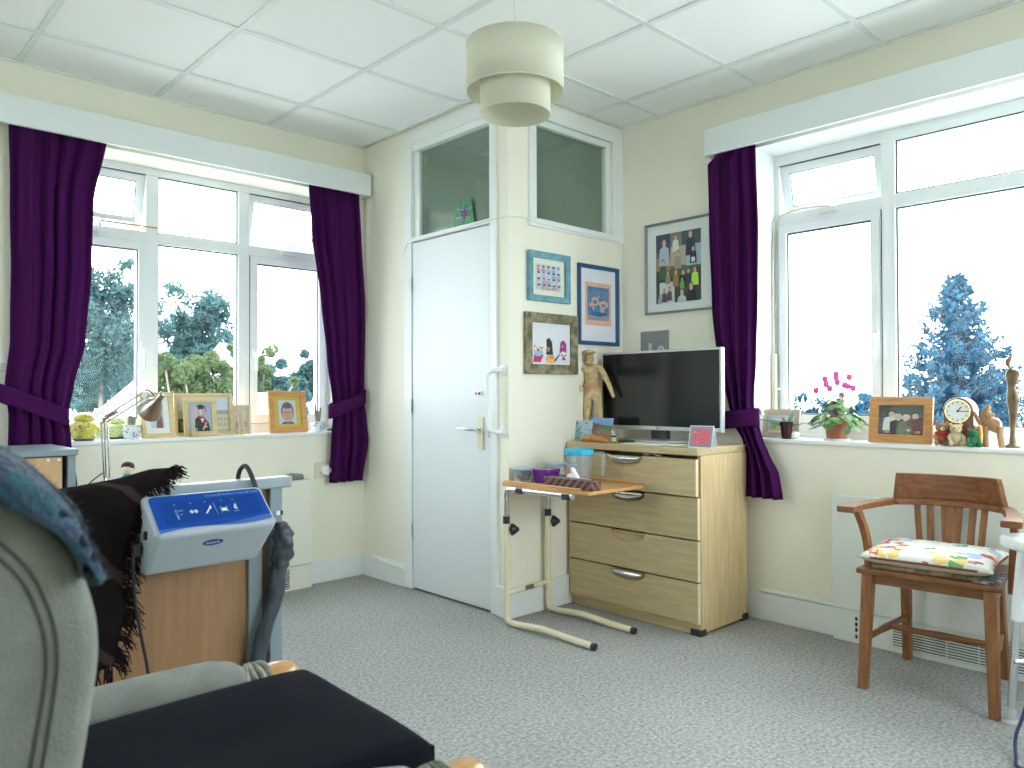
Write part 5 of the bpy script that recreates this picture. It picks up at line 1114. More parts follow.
def ginger(px, y, s, m, label):
    c = Vector((Ay(px, y), y, SZ)); t = thing('ginger_jar', c, label, 'jar')
    mb = MB(); mb.lathe([(a*s, z*s) for a, z in [(0,0),(.038,0),(.042,.004),(.058,.025),(.070,.05),(.072,.065),(.062,.085),(.040,.098),(.036,.104)]], c, m, 32); mb.build('jar_body', t)
    mb = MB(); mb.lathe([(a*s, z*s) for a, z in [(.046,.100),(.048,.106),(.044,.122),(.030,.134),(.008,.138),(0,.138)]], c, m, 32); mb.build('lid', t)
    mb = MB(); mb.lathe([(a*s, z*s) for a, z in [(.039,-.0001),(.043,.003),(.048,.011),(.046,.012)]], c, cm((.10,.12,.25)), 32, caps=False); mb.build('foot_ring', t)
ginger(84, 4.31, 1.02, 'jar_yellow', 'large yellow flowered ginger jar beside the left curtain'); ginger(117, 4.36, .82, 'jar_pale', 'smaller pale green flowered ginger jar behind the desk lamp')
def cactus_pot(px, y, r, h, m, label, ch):
    c = Vector((Ay(px, y), y, SZ)); t = thing('potted_cactus', c, label, 'plant')
    mb = MB(); mb.lathe([(0,0),(r*.72,0),(r*.9,h*.25),(r,h*.6),(r*.92,h*.9),(r*1.02,h),(r*.9,h),(r*.85,h*.8),(0,h*.8)], c, m, 28); mb.build('pot', t)
    mb = MB()
    for dx, dz, rr_ in ch: mb.tube([c+Vector((dx*.5,0,h*.8)), c+Vector((dx,.004,h+dz*.5)), c+Vector((dx*1.15,0,h+dz*.95)), c+Vector((dx*1.2,0,h+dz))], [rr_,rr_*1.05,rr_*.9,rr_*.3], 'cactus', 9)
    mb.build('cactus_stem', t)
mat('cactus', (.26,.27,.20), .8, bump=.6, bscale=150); jar_mat('pot_blue_white', (.68,.72,.74), [(.10,.18,.42),(.3,.45,.6),(.12,.30,.25)])
cactus_pot(131.5, 4.29, .047, .072, 'pot_blue_white', 'white patterned pot with stubby cactus behind the desk lamp', [(-.006,.05,.012),(.012,.045,.010)])
cactus_pot(317.5, 4.30, .046, .062, 'pot_blue_white', 'blue and white pot with thin cactus beside the curtain', [(-.012,.11,.007),(.0,.07,.008),(.018,.085,.007),(.01,.05,.006)])
mat('grey_rock', (.10,.12,.12), .5); c = Vector((Ay(334, 4.31), 4.31, SZ)); mb = MB(); mb.loft([(c+Vector((-.045,0,.006)), (0,.01,0), (0,0,.006)), (c+Vector((-.02,0,.014)), (0,.022,0), (0,0,.014)), (c+Vector((.01,0,.020)), (0,.028,0), (0,0,.020)), (c+Vector((.05,0,.014)), (0,.02,0), (0,0,.014)), (c+Vector((.07,0,.006)), (0,.008,0), (0,0,.006))], 'grey_rock', 12); tag(mb.build('dark_stone'), 'dark grey stone ornament at the right end of the left sill', 'stone')
def A_pic(px0, px1, pytop, y, label, fw, fmat, tilt=.16, turn=0, **k):
    x0, x1 = Ay(px0, y), Ay(px1, y); h = on((px0+px1)/2, pytop, 'y', y+.03).z-SILL; ux = Vector((math.cos(turn), math.sin(turn), 0)); n = Vector((math.sin(turn), -math.cos(turn), 0))
    return picture('photo_frame', label, 'photo frame', (x0, y, SZ), ux, ZU-n*tilt, (x1-x0)/math.cos(turn), h, fw, fmat, stand=.05, **k)
A_pic(142, 176.5, 392, 4.27, 'light wood photo frame leaning behind the desk lamp shade', .022, 'frame_light', mount=(.78,.80,.76), mount_in=(.03,.03,.03,.03), bg=(.50,.62,.72), shapes=[('p',[(.4,0),(.9,0),(.85,.6),(.6,.8),(.45,.4)],(.22,.10,.10)),('e',.65,.78,.12,.09,(.45,.28,.2))], tilt=.22, turn=.12)
bld = [('r',0,.62,1,1,(.62,.72,.80)),('r',0,0,.24,.38,(.06,.07,.08)),('r',.06,.05,.2,.30,(.40,.28,.12)),('r',.70,.05,1,.58,(.66,.62,.46)),('r',.70,.5,1,.58,(.35,.38,.42))]+[('r',.72+.06*i,.15+.16*j,.75+.06*i,.24+.16*j,(.40,.40,.36)) for i in range(5) for j in range(2)]
A_pic(174, 232.5, 393.5, 4.345, 'wide light wood frame standing behind the graduation photo', .020, 'frame_light', bg=(.40,.48,.42), shapes=bld, tilt=.10)
grad = [('r',0,0,1,1,(.38,.44,.58)),('p',[(.28,0),(.92,0),(.86,.30),(.66,.52),(.45,.54),(.28,.42)],(.02,.03,.025)),('p',[(.46,.50),(.60,.30),(.78,.22),(.72,.46),(.60,.54)],(.42,.02,.05)),('p',[(.52,.44),(.60,.30),(.68,.46)],(.72,.72,.75)),('e',.56,.68,.12,.17,(.45,.28,.18)),('e',.55,.68,.085,.12,(.70,.48,.38)),('p',[(.34,.88),(.55,.95),(.76,.87),(.56,.80)],(.02,.02,.03)),('r',.42,.78,.68,.86,(.02,.02,.03)),('r',.74,.68,.78,.86,(.35,.02,.05)),('p',[(.62,.04),(.80,.30),(.76,.32),(.58,.08)],(.70,.50,.45)),('e',.72,.16,.08,.03,(.68,.48,.38))]
A_pic(184, 217, 398, 4.275, 'light gold framed graduation portrait in cap and gown', .026, 'frame_light', bg=(.38,.44,.58), shapes=grad, depth=.016)
A_pic(230.5, 250.5, 405, 4.36, 'small brown photo frame behind the right reed diffuser', .012, 'frame_pale', bg=(.50,.48,.38), shapes=[('r',0,.7,1,.8,(.6,.56,.42)),('r',.45,0,.6,.8,(.35,.3,.22)),('e',.3,.3,.1,.15,(.45,.2,.15)),('e',.8,.3,.1,.15,(.45,.25,.2))], tilt=.10)
oldm = [('r',.18,.10,.82,.88,(.62,.66,.72)),('e',.5,.50,.24,.33,(.12,.12,.12)),('e',.5,.44,.21,.30,(.58,.38,.32)),('r',.30,.48,.48,.50,(.05,.05,.06)),('r',.52,.48,.70,.50,(.05,.05,.06)),('r',.48,.49,.52,.50,(.05,.05,.06)),('e',.39,.46,.055,.04,(.45,.30,.26)),('e',.61,.46,.055,.04,(.45,.30,.26)),('e',.5,.38,.035,.05,(.50,.30,.25)),('r',.42,.27,.58,.285,(.35,.15,.13)),('p',[(.25,.10),(.75,.10),(.66,.18),(.5,.15),(.34,.18)],(.10,.12,.16)),('e',.5,.71,.18,.10,(.14,.14,.15))]+[('e',x,y,.014,.012,(.25,.25,.1)) for x,y in [(.1,.95),(.5,.96),(.9,.95),(.08,.5),(.92,.5),(.1,.06),(.5,.04),(.9,.06),(.3,.93),(.7,.93),(.08,.28),(.92,.28),(.08,.72),(.92,.72)]]
A_pic(269.5, 307, 391, 4.275, 'orange pine frame with portrait of a man in glasses', .034, 'frame_pine', bg=(.62,.50,.10), shapes=oldm, depth=.02)
mat('oil_amber', (.80,.42,.03), .2); mat('reed', (.78,.55,.28), .7)
for px, y, lab in ((193.5, 4.235, 'reed diffuser bottle of amber oil before the graduation photo'), (239.5, 4.26, 'reed diffuser bottle before the small brown frame')):
    c = Vector((Ay(px, y), y, SZ)); t = thing('reed_diffuser', c, lab, 'reed diffuser', 'reed diffusers on the left sill'); s = .017
    mb = MB(); mb.box(c+Vector((-s,-s,0)), c+Vector((s,s,.048)), 'clear_glass'); mb.lathe([(.009,.048),(.009,.062),(.012,.064)], c, 'clear_glass', 16); mb.build('bottle', t, bevel=.003)
    mb = MB(); mb.box(c+Vector((-s*.85,-s*.85,.003)), c+Vector((s*.85,s*.85,.018)), 'oil_amber'); mb.build('oil', t)
    mb = MB(); [mb.tube([c+Vector((dx*.3,0,.006)), c+Vector((dx,.004*i_,.165))], .0016, 'reed', 6) for i_, dx in enumerate((-.014,.012,-.002))]; mb.build('reed_sticks', t)
# ------------------------------------------------------------------ desk seen from behind
mat('desk_grey', (.22,.28,.31), .4); mat('desk_grey_edge', (.30,.37,.40), .4); wood('desk_oak', (.36,.195,.09), (.28,.15,.066), .5, 'z', .8)
DY = 2.40; RX = 1.243
dk = thing('desk', (.7, DY, 0), 'oak-backed desk with grey metal rail and legs behind the recliner', 'desk')
mb = MB(); mb.box((.16, DY, .828), (RX, DY+.058, .864), 'desk_grey_edge'); mb.build('top_rail', dk, bevel=.007, seg=3)
mb = MB(); mb.box((.20, DY+.035, .10), (1.10, DY+.055, .828), 'desk_oak'); mb.build('back_panel', dk)
mb = MB(); mb.box((1.143, DY+.035, .10), (1.168, DY+.055, .828), 'desk_oak'); mb.build('back_panel', dk)
for a, b, c in ((1.098,1.145,.02), (1.168,1.211,.012), (.20,.243,.012)):
    mb = MB(); mb.box((a, DY+c, 0), (b, DY+.055, .829), 'desk_grey'); lg = mb.build('leg', dk, bevel=.003)
    if c == .012 and a > 1: 
        mb = MB(); q = on(281, 512.5, 'y', DY+.011); mb.box((q.x-.018, DY+.008, q.z-.007), (q.x-.004, DY+.012, q.z+.007), 'white_plastic'); mb.box((q.x-.003, DY+.008, q.z-.007), (q.x+.006, DY+.012, q.z+.007), 'dark'); mb.build('cable_slot', lg)
for a in (.20, 1.165): mb = MB(); mb.box((a, DY+.05, .70), (a+.045, 3.12, .735), 'desk_grey'); mb.box((a, 3.08, 0), (a+.045, 3.12, .70), 'desk_grey'); mb.build('side_frame', dk, bevel=.002)
mb = MB(); mb.box((.17, DY+.058, .735), (RX-.01, 3.14, .755), 'desk_oak'); mb.build('desk_top', dk, bevel=.003)
DT = .7555
# mattress pump hung on the rail
mat('pump_white', (.40,.46,.50), .4); mat('pump_blue', (.006,.065,.36), .5, spec=.15); mat('pump_blue2', (.06,.15,.46), .5, spec=.15); mat('ink_cyan', (.20,.42,.56), .4); mat('ink_navy', (.01,.06,.25), .4)
pm = thing('air_pump', (.92, 2.36, .628), 'white air mattress pump with sloping blue control panel hooked on the desk', 'pump')
TB, TF, BF, BB = (2.345,.846), (2.222,.748), (2.318,.622), (2.385,.632)
xl0, xr0, xl1, xr1 = .746, 1.100, .738, 1.078
mb = MB(); vs = [(xl0-.006,*TB),(xr0+.006,*TB),(xl0,*TF),(xr0+.004,*TF),(xl1,*BF),(xr1,*BF),(xl1,*BB),(xr1,*BB),(xl0,2.392,.838),(xr0,2.392,.838)]
mb.add(vs, [(0,2,3,1),(2,4,5,3),(4,6,7,5),(6,8,9,7),(8,0,1,9),(0,8,6,4,2),(1,3,5,7,9)], 'pump_white'); mb.build('casing', pm, bevel=.016, seg=4)
pO = Vector((xl0, TF[0], TF[1])); pU = Vector((0, TB[0]-TF[0], TB[1]-TF[1])); pH = pU.length; pU.normalize(); pX = Vector((1,0,0)); pN = pX.cross(pU)
pW = xr0-xl0
def PP(x, y, e=0): return pO+pX*(x*pW)+pU*(y*pH)+pN*(.0012+e)
def round_poly(x0, y0, x1, y1, rx, ry, lower=None):
    P = []
    for cx_, cy_, q in ((x1-rx, y1-ry, 0), (x0+rx, y1-ry, 90)):
        for k in range(7): t = math.radians(q+90*k/6); P.append((cx_+rx*math.cos(t), cy_+ry*math.sin(t)))
    P += [(x0+(x1-x0)*t, lower(t)) for t in [k/24 for k in range(25)]]
    return P
mb = MB()
mb.add([PP(*p, 0) for p in round_poly(.03,.1,.975,.955,.045,.10, lambda t: .05+.13*t*t*0+.10*t+.05*math.sin(t*6))], [tuple(range(39))], 'pump_blue2')
mb.add([PP(*p, .0004) for p in round_poly(.03,.1,.975,.955,.045,.10, lambda t: .12+.12*t+.04*math.sin(t*6+1.4)-.02)], [tuple(range(39))], 'pump_blue')
mb.add([PP(*p, .0007) for p in round_poly(.10,.2,.92,.80,.03,.07, lambda t: .22+.07*t)], [tuple(range(39))], mat('pump_blue3', (.005,.048,.28), .5, spec=.15))
mb.build('control_panel', pm, fixn=False)
mb = MB()
def ic(poly, m='ink_cyan'): mb.add([PP(a, b, .001) for a, b in poly], [tuple(range(len(poly)))], m)
text_mb(mb, 'invacare\u00ae Softform Active\u00ae 2 Rx', .0120, 'ink_cyan', PP(.72,.87,.0012), pX, pU, pN, .0001)
for x in (.215,.345,.465,.60,.70): ic([(x-.004,.70),(x+.004,.70),(x+.004,.73),(x-.004,.73)])
ic([(.20,.40),(.218,.40),(.218,.58),(.20,.58)]); ic([(.203,.43),(.215,.43),(.215,.56),(.203,.56)], 'pump_blue'); ic([(.202,.34),(.217,.34),(.217,.42),(.202,.42)]); ic([(.225,.54),(.265,.54),(.265,.56),(.225,.56)]); ic([(.235,.44),(.25,.44),(.25,.47),(.235,.47)])
for cx_ in (.33,.365): ic([(cx_+.014*math.cos(t), .50+.045*math.sin(t)) for t in [2*PI*k/10 for k in range(10)]], 'white_plastic')
ic([(.31,.49),(.385,.49),(.385,.51),(.31,.51)])
ic([(.435,.42),(.45,.42),(.495,.56),(.48,.56)], 'white_plastic'); ic([(.485,.53),(.50,.53),(.50,.62),(.487,.60)], 'white_plastic')
ic([(.530,.38),(.535,.38),(.530,.68),(.525,.68)])
ic([(.578,.44),(.622,.44),(.622,.52),(.578,.52)], 'white_plastic'); ic([(.570,.40),(.577,.40),(.577,.56),(.570,.56)]); ic([(.623,.40),(.63,.40),(.63,.56),(.623,.56)])
ic([(.685,.50),(.70,.60),(.70,.44)], 'white_plastic'); ic([(.705,.45),(.712,.45),(.712,.60),(.705,.60)], 'white_plastic'); ic([(.675,.40),(.72,.40),(.72,.415),(.675,.415)])
mb.build('panel_symbols', pm, fixn=False)
# oval badge on the lower face
q = on(213, 542, 'y', 2.262); fN = Vector((0, BF[1]-TF[1], -(BF[0]-TF[0]))).normalized(); fU = (Vector((0, TF[0]-BF[0], TF[1]-BF[1]))).normalized(); fN = pX.cross(fU)
d = ray(213, 542); pl0 = pO; tt = (pl0-CP).dot(fN)/d.dot(fN); q = CP+d*tt+fN*.0008
mb = MB(); mb.add([q+pX*.031*math.cos(t)+fU*.0125*math.sin(t) for t in [2*PI*k/36 for k in range(36)]], [tuple(range(36))], 'ink_navy'); mb.build('badge', pm, fixn=False)
mb = MB(); text_mb(mb, 'invacare', .0120, 'white_plastic', q+fN*.0004, pX+fU*.05, fU, fN, .0001); mb.build('badge_text', pm, fixn=False)
for px, yy in ((245, 0), (158, 0)):
    hx_ = Ay(px, DY+.02)
    mb = MB(); mb.tube(smooth_path([(hx_+.018, 2.36, .80), (hx_+.015, 2.385, .855), (hx_+.006, DY+.02, .905), (hx_+.0, DY+.052, .896), (hx_-.002, DY+.068, .862), (hx_-.002, DY+.069, .80)], 6), .0075, 'black_plastic', 10); mb.build('hook', pm)
mb = MB(); q = Vector((xl0-.004, 2.30, .742)); mb.box(q-Vector((.006,.008,.012)), q+Vector((.006,.008,.012)), 'black_plastic'); q = Vector((xl1-.012, 2.33, .70)); mb.box(q-Vector((.012,.014,.018)), q+Vector((.010,.014,.018)), 'black_plastic'); mb.build('mains_inlet', pm, bevel=.002)
mb = MB(); mb.tube(smooth_path([(.722, 2.33, .70), on(133, 565, 'y', 2.31), on(135, 600, 'y', 2.33), on(142, 640, 'y', 2.35), on(149, 680, 'y', 2.36), on(152, 740, 'y', 2.38), (.86, 2.37, .02), (1.0, 2.34, .006)], 8), .0048, 'black_plastic', 8); tag(mb.build('mains_cable'), 'black mains cable hanging from the air mattress pump', 'cable')
# bunched grey fabric strap
mat('grey_satin', (.045,.058,.072), .45, noise_amt=.3, scale=15)
st = thing('fabric_strap', (1.19, 2.36, .3), 'bunched dark grey fabric strap hanging from the right desk leg', 'strap')
def fold_tube(mb, pts, rs, m, seed, n=22):
    P = smooth_path(pts, 8); N = len(P); vs = []
    for i, p in enumerate(P):
        t = i/(N-1); f = t*(len(rs)-1); k = min(len(rs)-2, int(f)); r = rs[k][0]*(1-f+k)+rs[k+1][0]*(f-k); cr = rs[k][1]*(1-f+k)+rs[k+1][1]*(f-k)
        for j in range(n):
            q = 2*PI*j/n; w = 1+cr*(noise.noise(Vector((math.cos(q)*1.6+seed, math.sin(q)*1.6, t*6)))*1.3+.35*math.sin(t*26+2*math.sin(q+seed)))
            vs.append(p+Vector((math.cos(q)*r*w, math.sin(q)*r*.6*w, .006*cr*math.sin(3*q+t*30))))
    fs = [(i*n+j, i*n+(j+1)%n, (i+1)*n+(j+1)%n, (i+1)*n+j) for i in range(N-1) for j in range(n)]
    fs += [tuple(range(n-1,-1,-1)), tuple((N-1)*n+j for j in range(n))]; mb.add(vs, fs, m, True)
ys_ = DY-.012
mb = MB(); fold_tube(mb, [on(280, 522, 'y', ys_), on(284, 535, 'y', ys_-.01), on(283, 552, 'y', ys_-.01), on(279, 568, 'y', ys_)], [(.020,.25),(.034,.35),(.034,.38),(.026,.3)], 'grey_satin', 3); mb.build('gathered_top', st, sharp=180)
mb = MB(); fold_tube(mb, [on(278, 566, 'y', ys_), on(276, 590, 'y', ys_), on(268, 620, 'y', ys_), on(260, 650, 'y', ys_), on(255, 690, 'y', ys_+.0)], [(.028,.25),(.030,.25),(.026,.25),(.026,.25),(.03,.2)], 'grey_satin', 8); mb.build('tail', st, sharp=180)
mb = MB(); mb.tube([on(258, 524, 'y', DY+.0), on(276, 520, 'y', DY-.02)], .008, 'alu', 10); mb.build('bar', st)
# anglepoise lamp standing on the desk
LD = 2.72
lp_ = at(107, 480, LD); lpz = thing('desk_lamp', (lp_.x, lp_.y, DT), 'silver articulated desk lamp in front of the left window', 'desk lamp')
Lp = lambda px, py, D=LD: at(px, py, D)
mb = MB(); mb.lathe([(0,0),(.068,0),(.070,.006),(.064,.018),(.02,.024),(.014,.04),(0,.04)], (lp_.x, lp_.y, DT), 'steel', 32); mb.build('base', lpz)
e1 = Lp(100.5, 419); e2 = Lp(144, 393, LD-.05)
mb = MB(); rods = [(Lp(101,421), Lp(104,478)), (Lp(104.5,421), Lp(106,478))]
for a, b in rods: mb.tube([a, b], .0032, 'chrome', 8)
mb.tube([Lp(107.5,423), Lp(108.5,445), Lp(109.5,478)], .003, 'chrome', 8); mb.tube([Lp(105,478), (lp_.x, lp_.y, DT+.03)], .007, 'chrome', 10)
for t in (0,): 
    c0, c1 = Lp(108,448), Lp(109.2,470); P = [c0.lerp(c1, i/60)+RT*.006*math.cos(i*1.2)+FW*.006*math.sin(i*1.2) for i in range(61)]; mb.tube(P, .0012, 'steel', 4)
mb.build('lower_arm', lpz)
mb = MB(); mb.tube([Lp(101,419), Lp(143,392.5, LD-.05)], .0034, 'chrome', 8); mb.tube([Lp(107,422), Lp(148,396, LD-.05)], .0034, 'chrome', 8); mb.tube([Lp(104,418), Lp(117,411.5)], .008, 'steel', 8); mb.build('upper_arm', lpz)
mb = MB(); mb.lathe([(.010,-.01),(.012,0),(.010,.01)], Lp(101.5,420), 'steel', 16, axis=FW); mb.tube(smooth_path([Lp(96,417), Lp(98,412.5), Lp(102,412), Lp(106,416), Lp(103,420)], 5), .0022, 'black_plastic', 6); mb.build('joint', lpz)
mb = MB(); mb.lathe([(.011,-.01),(.013,0),(.011,.01)], Lp(146,395, LD-.05), 'steel', 16, axis=FW)
mb.tube(smooth_path([Lp(144,395), Lp(147,390), Lp(152,393), Lp(155,398)], 5), .0022, 'black_plastic', 6); mb.build('joint', lpz)
apex = Lp(158.0, 399.5, LD-.06); mouth = Lp(149.0, 412.0, LD-.02); ax = (mouth-apex).normalized()
hl_ = (mouth-apex).length; Rr = 11.5*LD/F_PX
mb = MB(); mb.lathe([(.009,-.03),(.012,-.026),(.013,0),(.018,.012),(Rr*.72,hl_*.42),(Rr*.96,hl_*.85),(Rr,hl_),(Rr*.97,hl_),(Rr*.9,hl_*.8),(.02,.02)], apex, 'steel', 40, axis=ax, caps=False); mb.ball(apex-ax*.028, .0105, 'steel', 12); mb.build('lamp_shade', lpz)
mb = MB(); mb.ball(apex+ax*hl_*.55, .022, 'white_plastic', 12); mb.build('bulb', lpz)
mb = MB(); mb.tube(smooth_path([Lp(104.5,472), Lp(97,477), Lp(88,485), Lp(86,492), (lp_.x-.09, lp_.y+.0, DT+.004)], 6), .0022, 'black_plastic', 6); mb.build('flex', lpz)
# little peg doll
dp = at(127.5, 480, 2.8); dp.z = DT; H0 = at(127.5, 461.5, 2.8).z-DT
dl = thing('peg_doll', dp, 'small painted peg doll with round black hair behind the brown throw', 'doll')
mat('doll_skin', (.85,.72,.58), .6); mat('doll_teal', (.05,.28,.30), .6)
mb = MB(); mb.lathe([(0,0),(.022,0),(.024,.01),(.020,H0-.055),(.010,H0-.045),(0,H0-.045)], dp, 'doll_teal', 20); mb.build('body', dl)
mb = MB(); mb.ball(dp+Vector((0,0,H0-.026)), .0205, 'doll_skin', 16); mb.build('head', dl)
mb = MB(); mb.ball(dp+Vector((.002,.003,H0-.019)), (.0225,.0225,.0195), 'black_plastic', 18); mb.build('hair', dl)
# brown fringed throw over the desk rail
def throw_mat():
    m = mat('brown_throw', (.02,.014,.014), 1, spec=.05, sheen=0, bump=.4, bscale=250); n, l = nt(m); tc = n.new('ShaderNodeTexCoord'); w = n.new('ShaderNodeTexWave'); w.inputs['Scale'].default_value = 2.4; w.bands_direction = 'DIAGONAL'
    r = n.new('ShaderNodeValToRGB'); e = r.color_ramp.elements; e[0].position=.94; e[0].color=(.014,.010,.010,1); e[1].position=.98; e[1].color=(.045,.032,.03,1); l.new(tc.outputs['Object'], w.inputs[0]); l.new(w.outputs[0], r.inputs[0]); l.new(r.outputs[0], n['Principled BSDF'].inputs['Base Color'])
throw_mat(); mat('brown_fringe', (.02,.013,.015), 1, spec=.05)
bt = thing('fringed_throw', (.5, 2.38, .4), 'dark brown plaid throw with fringe draped over the desk rail', 'throw')
topz = [(.10,.86),(.35,.865),(.52,.872),(.70,.893),(.80,.915)]
def tz(x):
    for i in range(len(topz)-1):
        if topz[i][0] <= x <= topz[i+1][0]: t = (x-topz[i][0])/(topz[i+1][0]-topz[i][0]); return topz[i][1]*(1-t)+topz[i+1][1]*t
    return topz[0][1] if x < .1 else topz[-1][1]
rb = [(.93,on(175,470,'y',2.40).x),(.88,on(166,476,'y',2.36).x),(.84,on(146,494,'y',2.35).x-.01),(.74,.712),(.62,.70),(.52,on(124,600,'y',2.36).x),(.38,on(112,650,'y',2.36).x),(.30,.60)]
def rx_(z):
    for i in range(len(rb)-1):
        if rb[i+1][0] <= z <= rb[i][0]: t = (rb[i][0]-z)/(rb[i][0]-rb[i+1][0]); return rb[i][1]*(1-t)+rb[i+1][1]*t
    return rb[0][1] if z > .9 else rb[-1][1]
def thr(u, v):
    zlow = .36+.03*math.sin(u*7)
    if v < .12: t = v/.12; y = 2.50-.02*t; z0_ = .79+(.0)*t; z = .80+.085*t
    elif v < .25: t = (v-.12)/.13; y = 2.48-.115*t; z = .885+.02*math.sin(PI*t)*1.0
    else: t = (v-.25)/.75; y = 2.365+.010*t; z = .885-(.885-zlow)*t
    xr = rx_(z if v >= .2 else .92); x = .02+(xr-.02)*u
    z += (tz(x)-.905)*(1 if v < .4 else max(0, 1-(v-.4)*3))
    w = .016*math.sin(x*22+z*6)*min(1, max(0, (v-.22)*4))+.010*noise.noise(Vector((x*9, z*9, 2)))
    return Vector((x, y-abs(w)-.004, z))
mb = MB(); mb.grid(thr, 60, 60, 'brown_throw'); mb.build('cloth', bt, solid=.008, sharp=180, fixn=False)
mb = MB(); rr = random.Random(5)
def strand(p, d, L_):
    q = p+Vector(d)*L_*.5+Vector((rr.uniform(-.012,.012), rr.uniform(-.012,.004), rr.uniform(-.008,.008))); e_ = p+Vector(d)*L_*.8+Vector((rr.uniform(-.02,.02), rr.uniform(-.015,.004), -L_*.35))
    mb.tube([p, q, e_], [.0030,.0026,.0012], 'brown_fringe', 4)
for i in range(260):
    v = .25+.75*rr.random(); p = thr(1, v); strand(p, (.75,-.1,-.55), rr.uniform(.035,.065) if p.z < .70 else rr.uniform(.02,.035))
for i in range(200): u = rr.random(); p = thr(u, 1); strand(p, (rr.uniform(-.2,.3),-.05,-1), rr.uniform(.06,.10))
for i in range(110): v = .05+.2*rr.random(); p = thr(1, v); strand(p, (1,rr.uniform(-.4,.2),rr.uniform(-.4,.5)), rr.uniform(.02,.05))
o = mb.build('fringe', bt, merge=False); o['kind'] = 'stuff'
# low grey cabinet by the left curtain
cb = thing('cabinet', (.6, 3.62, 0), 'low grey cabinet with oak door in front of the left curtain', 'cabinet')
wood('cab_oak', (.62,.42,.22), (.52,.34,.17), .5, 'z')
mb = MB(); mb.box((.22, 3.60, .888), (.893, 4.06, .914), 'desk_grey'); mb.build('top', cb, bevel=.003)
mb = MB(); mb.box((.855, 3.61, 0), (.885, 4.05, .888), 'desk_grey'); mb.box((.23, 3.61, 0), (.26, 4.05, .888), 'desk_grey'); mb.box((.26, 4.03, 0), (.855, 4.05, .888), 'desk_grey'); mb.box((.26, 3.63, 0), (.855, 4.03, .08), 'desk_grey'); mb.build('carcass', cb, bevel=.002)
for a, b in ((.262,.555),(.559,.835)):
    mb = MB(); mb.box((a, 3.612, .085), (b, 3.63, .884), 'cab_oak'); dr = mb.build('door', cb, bevel=.002)
    mb = MB(); 
    for xx in (b-.012, b-.05): mb.lathe([(.006,0),(.006,.003)], (xx, 3.612, .872), 'white_plastic', 8, axis=Vector((0,-1,0)))
    mb.build('screw_cap', dr)

# ------------------------------------------------------------------ recliner
def fabric():
    m = mat('armchair_fabric', (.27,.285,.26), .95, noise_amt=.22, scale=16, sheen=.1, bump=.35, bscale=350)
fabric(); mat('armchair_piping', (.10,.10,.09), .95); mat('navy_cushion', (.006,.007,.013), .95, spec=.15, sheen=0, bump=.15, bscale=200); wood('arm_wood', (.68,.38,.15), (.55,.29,.10), .3, 'x', 1.2, coat=.3)
mat('strap_cloth', (.16,.17,.14), .9, col2=(.45,.42,.36), scale=30)
ac = thing('recliner_armchair', (.3, 1.19, 0), 'grey-green wing armchair with wooden arm ends in the left foreground', 'armchair')
wing = smooth_path([(.13,.50),(.185,.62),(.212,.74),(.228,.84),(.232,.89),(.226,.935),(.208,.985),(.182,1.022),(.150,1.050),(.10,1.072),(.02,1.085),(-.08,1.085),(-.16,1.06),(-.21,.98),(-.20,.80),(-.16,.60),(-.10,.50)], 4)
wing = [Vector((p.x, 0, p.z)) for p in smooth_path([(a,0,b) for a, b in [(.13,.50),(.185,.62),(.212,.74),(.228,.84),(.232,.89),(.226,.935),(.208,.985),(.182,1.022),(.150,1.050),(.10,1.072),(.02,1.085),(-.08,1.085),(-.16,1.06),(-.21,.98),(-.20,.80),(-.16,.60),(-.10,.50)]], 4)]
for y0_, y1_ in ((.845,.915),(1.465,1.535)):
    mb = MB(); mb.prism([Vector((p.x, y0_, p.z)) for p in wing], (0, y1_-y0_, 0), 'armchair_fabric', True); w_ = mb.build('wing', ac, bevel=.028, seg=5, sharp=30)
    mb = MB(); cen_ = Vector((.0,0,.80)); P = []
    for i, p in enumerate(wing[4:-4]):
        a = wing[i+3]; b = wing[i+5]; t = (b-a).normalized(); nrm = Vector((-t.z,0,t.x)); nrm = nrm if nrm.dot(cen_-p) > 0 else -nrm
        P.append(Vector((p.x, y0_-.0015, p.z))+nrm*.040)
    mb.tube(P, .0015, 'armchair_piping', 6); mb.tube([q+Vector((0,0,0))+(Vector((cen_.x,q.y,cen_.z))-q).normalized()*.010 for q in P], .0015, 'armchair_piping', 6); mb.build('seam', w_)
mb = MB(); mb.prism([(.00,.915,.44),(.085,.915,.60),(.09,.915,.80),(.06,.915,1.0),(.0,.915,1.075),(-.10,.915,1.08),(-.17,.915,1.0),(-.19,.915,.70),(-.15,.915,.30)], (0,.55,0), 'armchair_fabric', True); mb.build('backrest', ac, bevel=.02, seg=3, sharp=30)
mb = MB(); mb.box((-.10,.93,.20), (.70,1.45,.44), 'armchair_fabric'); mb.build('seat_base', ac, bevel=.03, seg=4)
mb = MB(); mb.box((.0,.935,.425), (.74,1.445,.52), 'armchair_fabric'); mb.build('seat_pad', ac, bevel=.035, seg=4)
